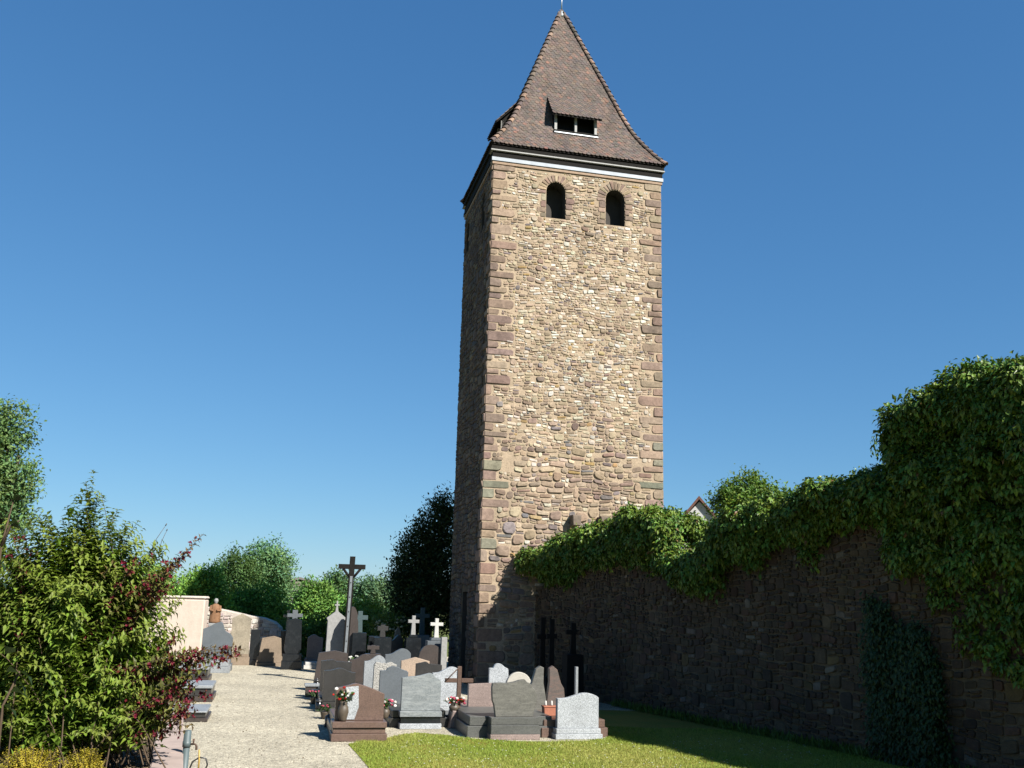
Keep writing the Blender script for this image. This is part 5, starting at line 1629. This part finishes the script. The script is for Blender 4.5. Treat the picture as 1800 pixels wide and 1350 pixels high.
# two dry seed stalks above the shrub
for (a, b_) in (((262, 975), (291, 924)), ((278, 975), (293, 933))):
    mb = MB(); A, B = bp(*a), bp(*b_); mb.tube([tuple(A), tuple((A + B) / 2 + np.array([-.01, 0, .01])), tuple(B)], [.003, .0025, .002], 5)
    mb.tube([tuple(B), tuple(B + (B - A) * .08)], [.006, .003], 5); mb.build('seed_stalk', M['twig'], bush)
# golden shrubs at the lower left
GS = 'golden shrubs at the lower left'
for i, (px, py, rx, ry, D, lab) in enumerate(((45, 1345, 62, 38, 7.9, 'golden-yellow small-leaved shrub in the lower left corner'), (145, 1350, 40, 36, 7.9, 'golden-yellow small-leaved shrub just right of the corner one'))):
    b0 = at_depth(px, D, ZP - .15); b0[2] = ZP - .1
    e = empty('golden_shrub', tuple(b0)); tag(e, lab, 'shrub', GS)
    st_ = []
    c = pt(px, py, D) - b0; sc_ = D / FPX
    for _ in range(150):
        d = rand_dir(r, 1)[0]; d[2] = abs(d[2])
        t_ = c + np.array([d[0] * rx * sc_, d[1] * rx * sc_, d[2] * ry * sc_]) * (.5 + .5 * r.rand())
        st_.append((np.array([r.normal() * .05, r.normal() * .05, 0]), t_ * .5 + np.array([0, 0, .06]), t_, .7 + .5 * r.rand()))
    V, T, C = shrub_stems(st_, r, .026, .014, (.42, .33, .035), .2, (.6, .5, .06), droop=.0, asp=.5)
    link('foliage', np_mesh('foliage', V, T, M['leaf'], C), e)['kind'] = 'stuff'
    mb = MB()
    for (p0, p1, p2, _) in st_[::3]: mb.tube([tuple(p0), tuple(p1), tuple(p2)], [.005, .004, .002], 4, cap=False)
    mb.build('stems', M['twig'], e)['kind'] = 'stuff'
# a broad-leaved sapling close to the camera at the left edge
b0 = at_depth(-40, 6.2, .6); b0[2] = .6
e = empty('sapling', tuple(b0)); tag(e, 'dark broad-leaved sapling at the left edge, close to the camera', 'sapling')
def sp(px, py, D=6.2): return pt(px, py, D) - b0
tw = [[(0, 0, 0), tuple(sp(-10, 1100)), tuple(sp(2, 960)), tuple(sp(26, 872))], [tuple(sp(2, 960)), tuple(sp(18, 925)), tuple(sp(34, 915))], [(0, 0, 0), tuple(sp(5, 1240)), tuple(sp(35, 1180))]]
for q in tw:
    mb = MB(); mb.tube(q, [.012, .008, .006, .003][:len(q)], 6); mb.build('twig', M['twig'], e)
for (px, py, dx, dy, L) in ((22, 880, 30, -14, .10), (26, 872, 26, 12, .12), (10, 900, -24, -6, .12), (18, 918, 34, 14, .15), (20, 925, 28, 4, .13), (4, 945, -20, 24, .1), (-4, 985, 20, 22, .12), (-8, 1020, 26, 10, .13), (10, 1180, 40, 0, .14), (35, 1180, 36, 26, .15), (18, 1215, 44, 6, .16), (5, 1240, 40, 22, .15), (8, 1150, 26, -18, .12), (30, 1198, 30, 30, .12)):
    P_ = sp(px, py)[None]; tip = sp(px + dx, py + dy, 6.2 - .06)[None]
    V, T, C = leaf_geo(P_, tip - P_, np.array([[0.1, .5, .8]]), np.array([L]), np.array([L * .62]), np.array([[.028, .055, .014]]))
    link('leaf', np_mesh('leaf', V, T, M['leaf'], C, True), e)

# ---------------- planter with the shrub
pd = unit(pt(314, 1350, 8.0) - pt(315, 1303, 9.3)); 
PA = ground(318, 1300, ZP)[:2]; PB = ground(317, 1352, ZP)[:2]
dv_ = unit(PB - PA)
far_end = PA - dv_ * 2.6; near_end = PA + dv_ * 3.2
lf = np.array([dv_[1], -dv_[0]]);  lf = lf if lf[0] < 0 else -lf
def wall_piece(name, a, b, t, z0, z1, mat, parent):
    """straight piece from a to b, thickness t towards the left"""
    V = [(*a, z0), (*b, z0), (*(b + lf * t), z0), (*(a + lf * t), z0), (*a, z1), (*b, z1), (*(b + lf * t), z1), (*(a + lf * t), z1)]
    me = py_mesh(name, V, [(0, 1, 5, 4), (1, 2, 6, 5), (2, 3, 7, 6), (3, 0, 4, 7), (4, 5, 6, 7), (3, 2, 1, 0)], mat)
    bm = bmesh.new(); bm.from_mesh(me); bmesh.ops.recalc_face_normals(bm, faces=bm.faces[:]); bmesh.ops.bevel(bm, geom=bm.edges[:], offset=.01, segments=2, affect='EDGES'); bm.to_mesh(me); bm.free()
    return link(name, me, parent)
pl = empty('raised_planter', (0, 0, 0)); tag(pl, 'pinkish concrete wall of the raised planting bed at lower left', 'planter')
M['concrete'] = plain('pinkish concrete', (.46, .36, .31), .9, .18, 5, .35, .01)
wall_piece('bed_wall', far_end, near_end, .22, 0, ZP - .09, M['concrete'], pl)
n_c = 5
for k in range(n_c):
    a = far_end + (near_end - far_end) * k / n_c; b = far_end + (near_end - far_end) * (k + 1) / n_c - dv_ * .012
    wall_piece('coping_slab', a - lf * .025, b - lf * .025, .28, ZP - .088, ZP, M['concrete'], pl)
soil_m = plain('bark mulch', (.12, .085, .055), .95, .45, 40, 1.0, .05)
a, b = far_end + lf * .2, near_end + lf * .2
sl = py_mesh('soil', [(*a, ZP - .06), (*b, ZP - .06), (*(b + lf * 5), ZP - .06), (*(a + lf * 5), ZP - .06)], [(0, 1, 2, 3)], soil_m)
tag(link('soil', sl), kind='structure')
rr = np.random.RandomState(6); n = 2600
P_ = np.stack([np.zeros(n)] * 3, 1); q = rr.rand(n)[:, None]; w_ = (rr.rand(n) ** 1.4)[:, None]
xy = (PA - dv_ * .8) + (dv_ * 2.6) * q + lf * (.24 + w_ * 1.2)
P_[:, :2] = xy; P_[:, 2] = ZP - .05
L = .05 * (.5 + rr.rand(n))
V, T, C = leaf_geo(P_, rand_dir(rr, n) * np.array([1, 1, .25]), unit(rand_dir(rr, n) * .4 + np.array([0, 0, 1.])), L, L * .4, np.tile([.22, .16, .10], (n, 1)) * (.4 + 1.0 * rr.rand(n))[:, None])
tag(link('leaf_litter', np_mesh('leaf_litter', V, T, M['leaf'], C)), 'dry leaf litter covering the soil of the raised bed', 'litter', kind='stuff')
# ---------------- standpipe and watering can
M['pvc'] = plain('blue-grey plastic pipe', (.10, .135, .14), .5, .15, 9, .05)
D = 9.9
A = pt(329, 1300, D); zt_ = zat(329, 1284, D)
e = empty('standpipe', (A[0], A[1], 0), 0); tag(e, 'blue-grey plastic standpipe beside the planter wall', 'pipe')
mb = MB(); mb.lathe([(.032, 0), (.032, zt_ - .14)], 16); mb.build('pipe', M['pvc'], e)
mb = MB(); mb.lathe([(.040, zt_ - .15), (.040, zt_ - .10), (.036, zt_ - .098), (.034, zt_), (.02, zt_ + .004)], 16); mb.build('coupling', M['pvc'], e)
zt2 = zat(345, 1308, D)
mb = MB(); mb.tube([(.03, -.0, zt2), (.085, -.01, zt2), (.10, -.01, zt2 - .02), (.10, -.01, zt2 - .05)], [.009, .009, .011, .012], 8); mb.build('tap', M['rust'], e)
mb = MB(); mb.tube([(.065, -.01, zt2), (.067, -.01, zt2 + .05)], [.006, .012], 8); mb.build('tap_handle', M['rust'], e)
A2 = pt(347, 1340, D); zc = zat(347, 1352, D)
e = empty('watering_can', (A2[0], A2[1] - .02, zc - .26), .3); tag(e, 'grey-green watering can with yellow handle hanging below the tap', 'watering can')
M['can'] = plain('grey-green plastic', (.13, .19, .19), .5, .12, 8, .05); M['yellow_plastic'] = plain('yellow plastic', (.55, .36, .08), .5, .12, 8, .05)
mb = MB(); mb.lathe([(.085, 0), (.095, .02), (.092, .2), (.085, .24), (.07, .25), (.068, .235), (.075, .05)], 20); mb.build('body', M['can'], e)
mb = MB(); mb.tube([(0.02, 0, .24), (.02, 0, .34), (.012, 0, .44)], [.008, .009, .008], 8); mb.build('hanger_handle', M['yellow_plastic'], e)
mb = MB(); mb.tube([(.07, 0, .22), (.10, 0, .30), (.08, 0, .36), (.02, 0, .37), (-.04, 0, .33), (-.07, 0, .24)], [.008] * 6, 8); mb.build('hoop_handle', M['dark_stone'], e)
mb = MB(); mb.tube([(-.08, 0, .06), (-.17, 0, .16), (-.22, 0, .28)], [.02, .014, .012], 8); mb.build('spout', M['can'], e)

# =================================================================== far buildings
def house(px, D, ytop, wpx, label, wallcol, roofcol, turn, hroof=.45, L=8.0, eave_px=None):
    A = at_depth(px, D); w = wpx * D / FPX; zt_ = zat(px, ytop, D)
    e = empty('house', (A[0], A[1], 0), turn); tag(e, label, 'house')
    hr = w * hroof; ze = zt_ - hr
    mb = MB(); mb.prism([(-w / 2, 0), (w / 2, 0), (w / 2, ze), (0, zt_ - .1), (-w / 2, ze)], 0, L); mb.build('wall', plain('render ' + label[:8], wallcol, .9, .1, 2, .2), e)
    rm = plain('tiles ' + label[:8], roofcol, .9, .25, 6, .5, .05)
    for k in (-1, 1):
        d = Vector((w / 2 * k, 0, ze - zt_)); d.normalize(); o_ = .35
        mb = MB(); p0 = (0, zt_); p1 = (k * (w / 2) + d.x * o_, ze + d.z * o_)
        P = [p0, p1, (p1[0], p1[1] + .16), (0, zt_ + .16)]
        mb.prism(P if k < 0 else P[::-1], -.15, L + .35); mb.build('roof_slope', rm, e)
    mb = MB(); mb.box(-.5, .5, -.03, .05, ze - 1.6, ze - .3); f = mb.build('window', M['grey_paint'], e)
    mb = MB(); mb.box(-.42, .42, -.04, -.031, ze - 1.52, ze - .38); mb.build('pane', M['black_stone'], f)
house(1234, 46, 878, 62, 'white house gable with reddish roof peeping over the creeper', (.72, .71, .68), (.20, .095, .07), -.25, .6)
house(520, 75, 1018, 95, 'low grey-brown farm building with shallow roof between the far trees', (.22, .19, .15), (.20, .18, .16), .25, .12, 14)

# =================================================================== lawn grass and loose gravel
def grass():
    r = np.random.RandomState(2)
    n = 300000
    x = r.uniform(-3.6, 8.5, n); y = 14.2 + (22.5 - 14.2) * r.rand(n) ** 1.25
    k = in_poly(x, y, LAWN); x, y = x[k], y[k]; n = len(x)
    # keep it on the near side of the old wall
    rel = np.stack([x - P0[0], y - P0[1]], 1) @ wback[:2]
    k = rel < -.02; x, y = x[k], y[k]; n = len(x)
    h = .035 * (.5 + r.rand(n)); a = r.rand(n) * 2 * pi; ln = r.normal(size=(n, 2)) * .018
    tuft = .8 + .4 * np.sin(x * 3.1 + np.sin(y * 2.3)) * np.sin(y * 2.7 + x)
    h *= tuft
    w_ = .006
    B = np.stack([x, y, np.full(n, .006)], 1)
    V = np.stack([B + np.stack([np.cos(a) * w_, np.sin(a) * w_, 0 * a], 1), B - np.stack([np.cos(a) * w_, np.sin(a) * w_, 0 * a], 1), B + np.stack([ln[:, 0], ln[:, 1], h], 1)], 1).reshape(-1, 3)
    T = np.arange(n * 3).reshape(-1, 3)
    dry = np.clip(np.sin(x * 1.3 + 2) * np.sin(y * .9 + x * .5) * .5 + .4 + r.normal(size=n) * .25, 0, 1)[:, None]
    C = (np.array([[.19, .26, .034]]) * (1 - dry) + np.array([[.33, .32, .085]]) * dry) * (.65 + .7 * r.rand(n))[:, None]
    o = link('lawn_grass', np_mesh('lawn_grass', V, T, M['farleaf'], np.repeat(C, 3, 0)))
    tag(o, 'short sunlit lawn grass in front of the graves', 'grass', kind='stuff')
    # daisies
    m_ = 420
    x = r.uniform(-2, 6, m_); y = r.uniform(14.5, 21, m_); k = in_poly(x, y, LAWN); x, y = x[k], y[k]
    b = Batch()
    for i in range(len(x)):
        R_ = .009 + .008 * r.rand(); z = .03 + .02 * r.rand()
        V = [(x[i] + R_ * cos(t), y[i] + R_ * sin(t), z) for t in [2 * pi * q / 6 for q in range(6)]] + [(x[i], y[i], z + .006)]
        b.add(V, [(q, (q + 1) % 6, 6) for q in range(6)], (.7, .7, .62))
    o = b.obj('daisies', M['petal'], None); tag(o, 'tiny white daisies sprinkled over the lawn', 'flowers', kind='stuff')
grass()
def pebbles():
    r = np.random.RandomState(12)
    n = 42000
    y = 13.5 + 26 * r.rand(n) ** 1.9; x = r.uniform(-12, 6, n)
    k = ~in_poly(x, y, LAWN); x, y = x[k], y[k]; n = len(x)
    s_ = .008 + .012 * r.rand(n) ** 2
    base = np.array([(1, 0, 0), (-.5, .87, 0), (-.5, -.87, 0), (0, 0, .8)])
    a = r.rand(n) * 2 * pi
    rx, ry = s_ * (.8 + .6 * r.rand(n)), s_ * (.7 + .4 * r.rand(n))
    V = np.zeros((n, 4, 3))
    for i in range(4):
        bx, by = base[i, 0] * rx, base[i, 1] * ry
        V[:, i, 0] = x + bx * np.cos(a) - by * np.sin(a); V[:, i, 1] = y + bx * np.sin(a) + by * np.cos(a); V[:, i, 2] = base[i, 2] * s_ * (.5 + .5 * r.rand(n)) + .001
    T = (np.arange(n) * 4)[:, None, None] + np.array([[0, 1, 3], [1, 2, 3], [2, 0, 3]])[None]
    C = np.array([[.50, .45, .34]]) * (.45 + .9 * r.rand(n))[:, None]
    o = link('loose_gravel', np_mesh('loose_gravel', V.reshape(-1, 3), T.reshape(-1, 3), M['stone'], np.repeat(C, 4, 0)))
    tag(o, 'loose pale pebbles on the gravel path', 'gravel', kind='stuff')
pebbles()

def litter():
    r = np.random.RandomState(33); n = 240
    y = 14 + 20 * r.rand(n) ** 1.5; x = -.5 - .33 * (y - 8) + r.normal(size=n) * 1.6
    P = np.stack([x, y, np.full(n, .012)], 1)
    L = .03 + .03 * r.rand(n)
    V, T, C = leaf_geo(P, rand_dir(r, n) * np.array([1, 1, .1]), unit(rand_dir(r, n) * .3 + np.array([0, 0, 1.])), L, L * .6, np.tile([.13, .09, .045], (n, 1)) * (.5 + r.rand(n))[:, None])
    tag(link('fallen_leaves', np_mesh('fallen_leaves', V, T, M['leaf'], C)), 'few dry leaves scattered over the gravel path', 'leaves', kind='stuff')
    # weeds where the old wall meets the lawn
    n = 5200; t = r.uniform(5, WL, n); o_ = .02 + .22 * r.rand(n) ** 2
    b = P0[None] + wdir[None] * t[:, None] - wback[None] * o_[:, None]; b[:, 2] = .006
    L = .10 + .16 * r.rand(n) ** 2
    V, T, C = leaf_geo(b, unit(rand_dir(r, n) * .5 + np.array([0, 0, 1.])), rand_dir(r, n), L, L * .16, np.tile([.10, .16, .03], (n, 1)) * (.5 + r.rand(n))[:, None])
    tag(link('wall_weeds', np_mesh('wall_weeds', V, T, M['leaf'], C)), 'long grass and weeds along the foot of the old wall', 'weeds', kind='stuff')
litter()
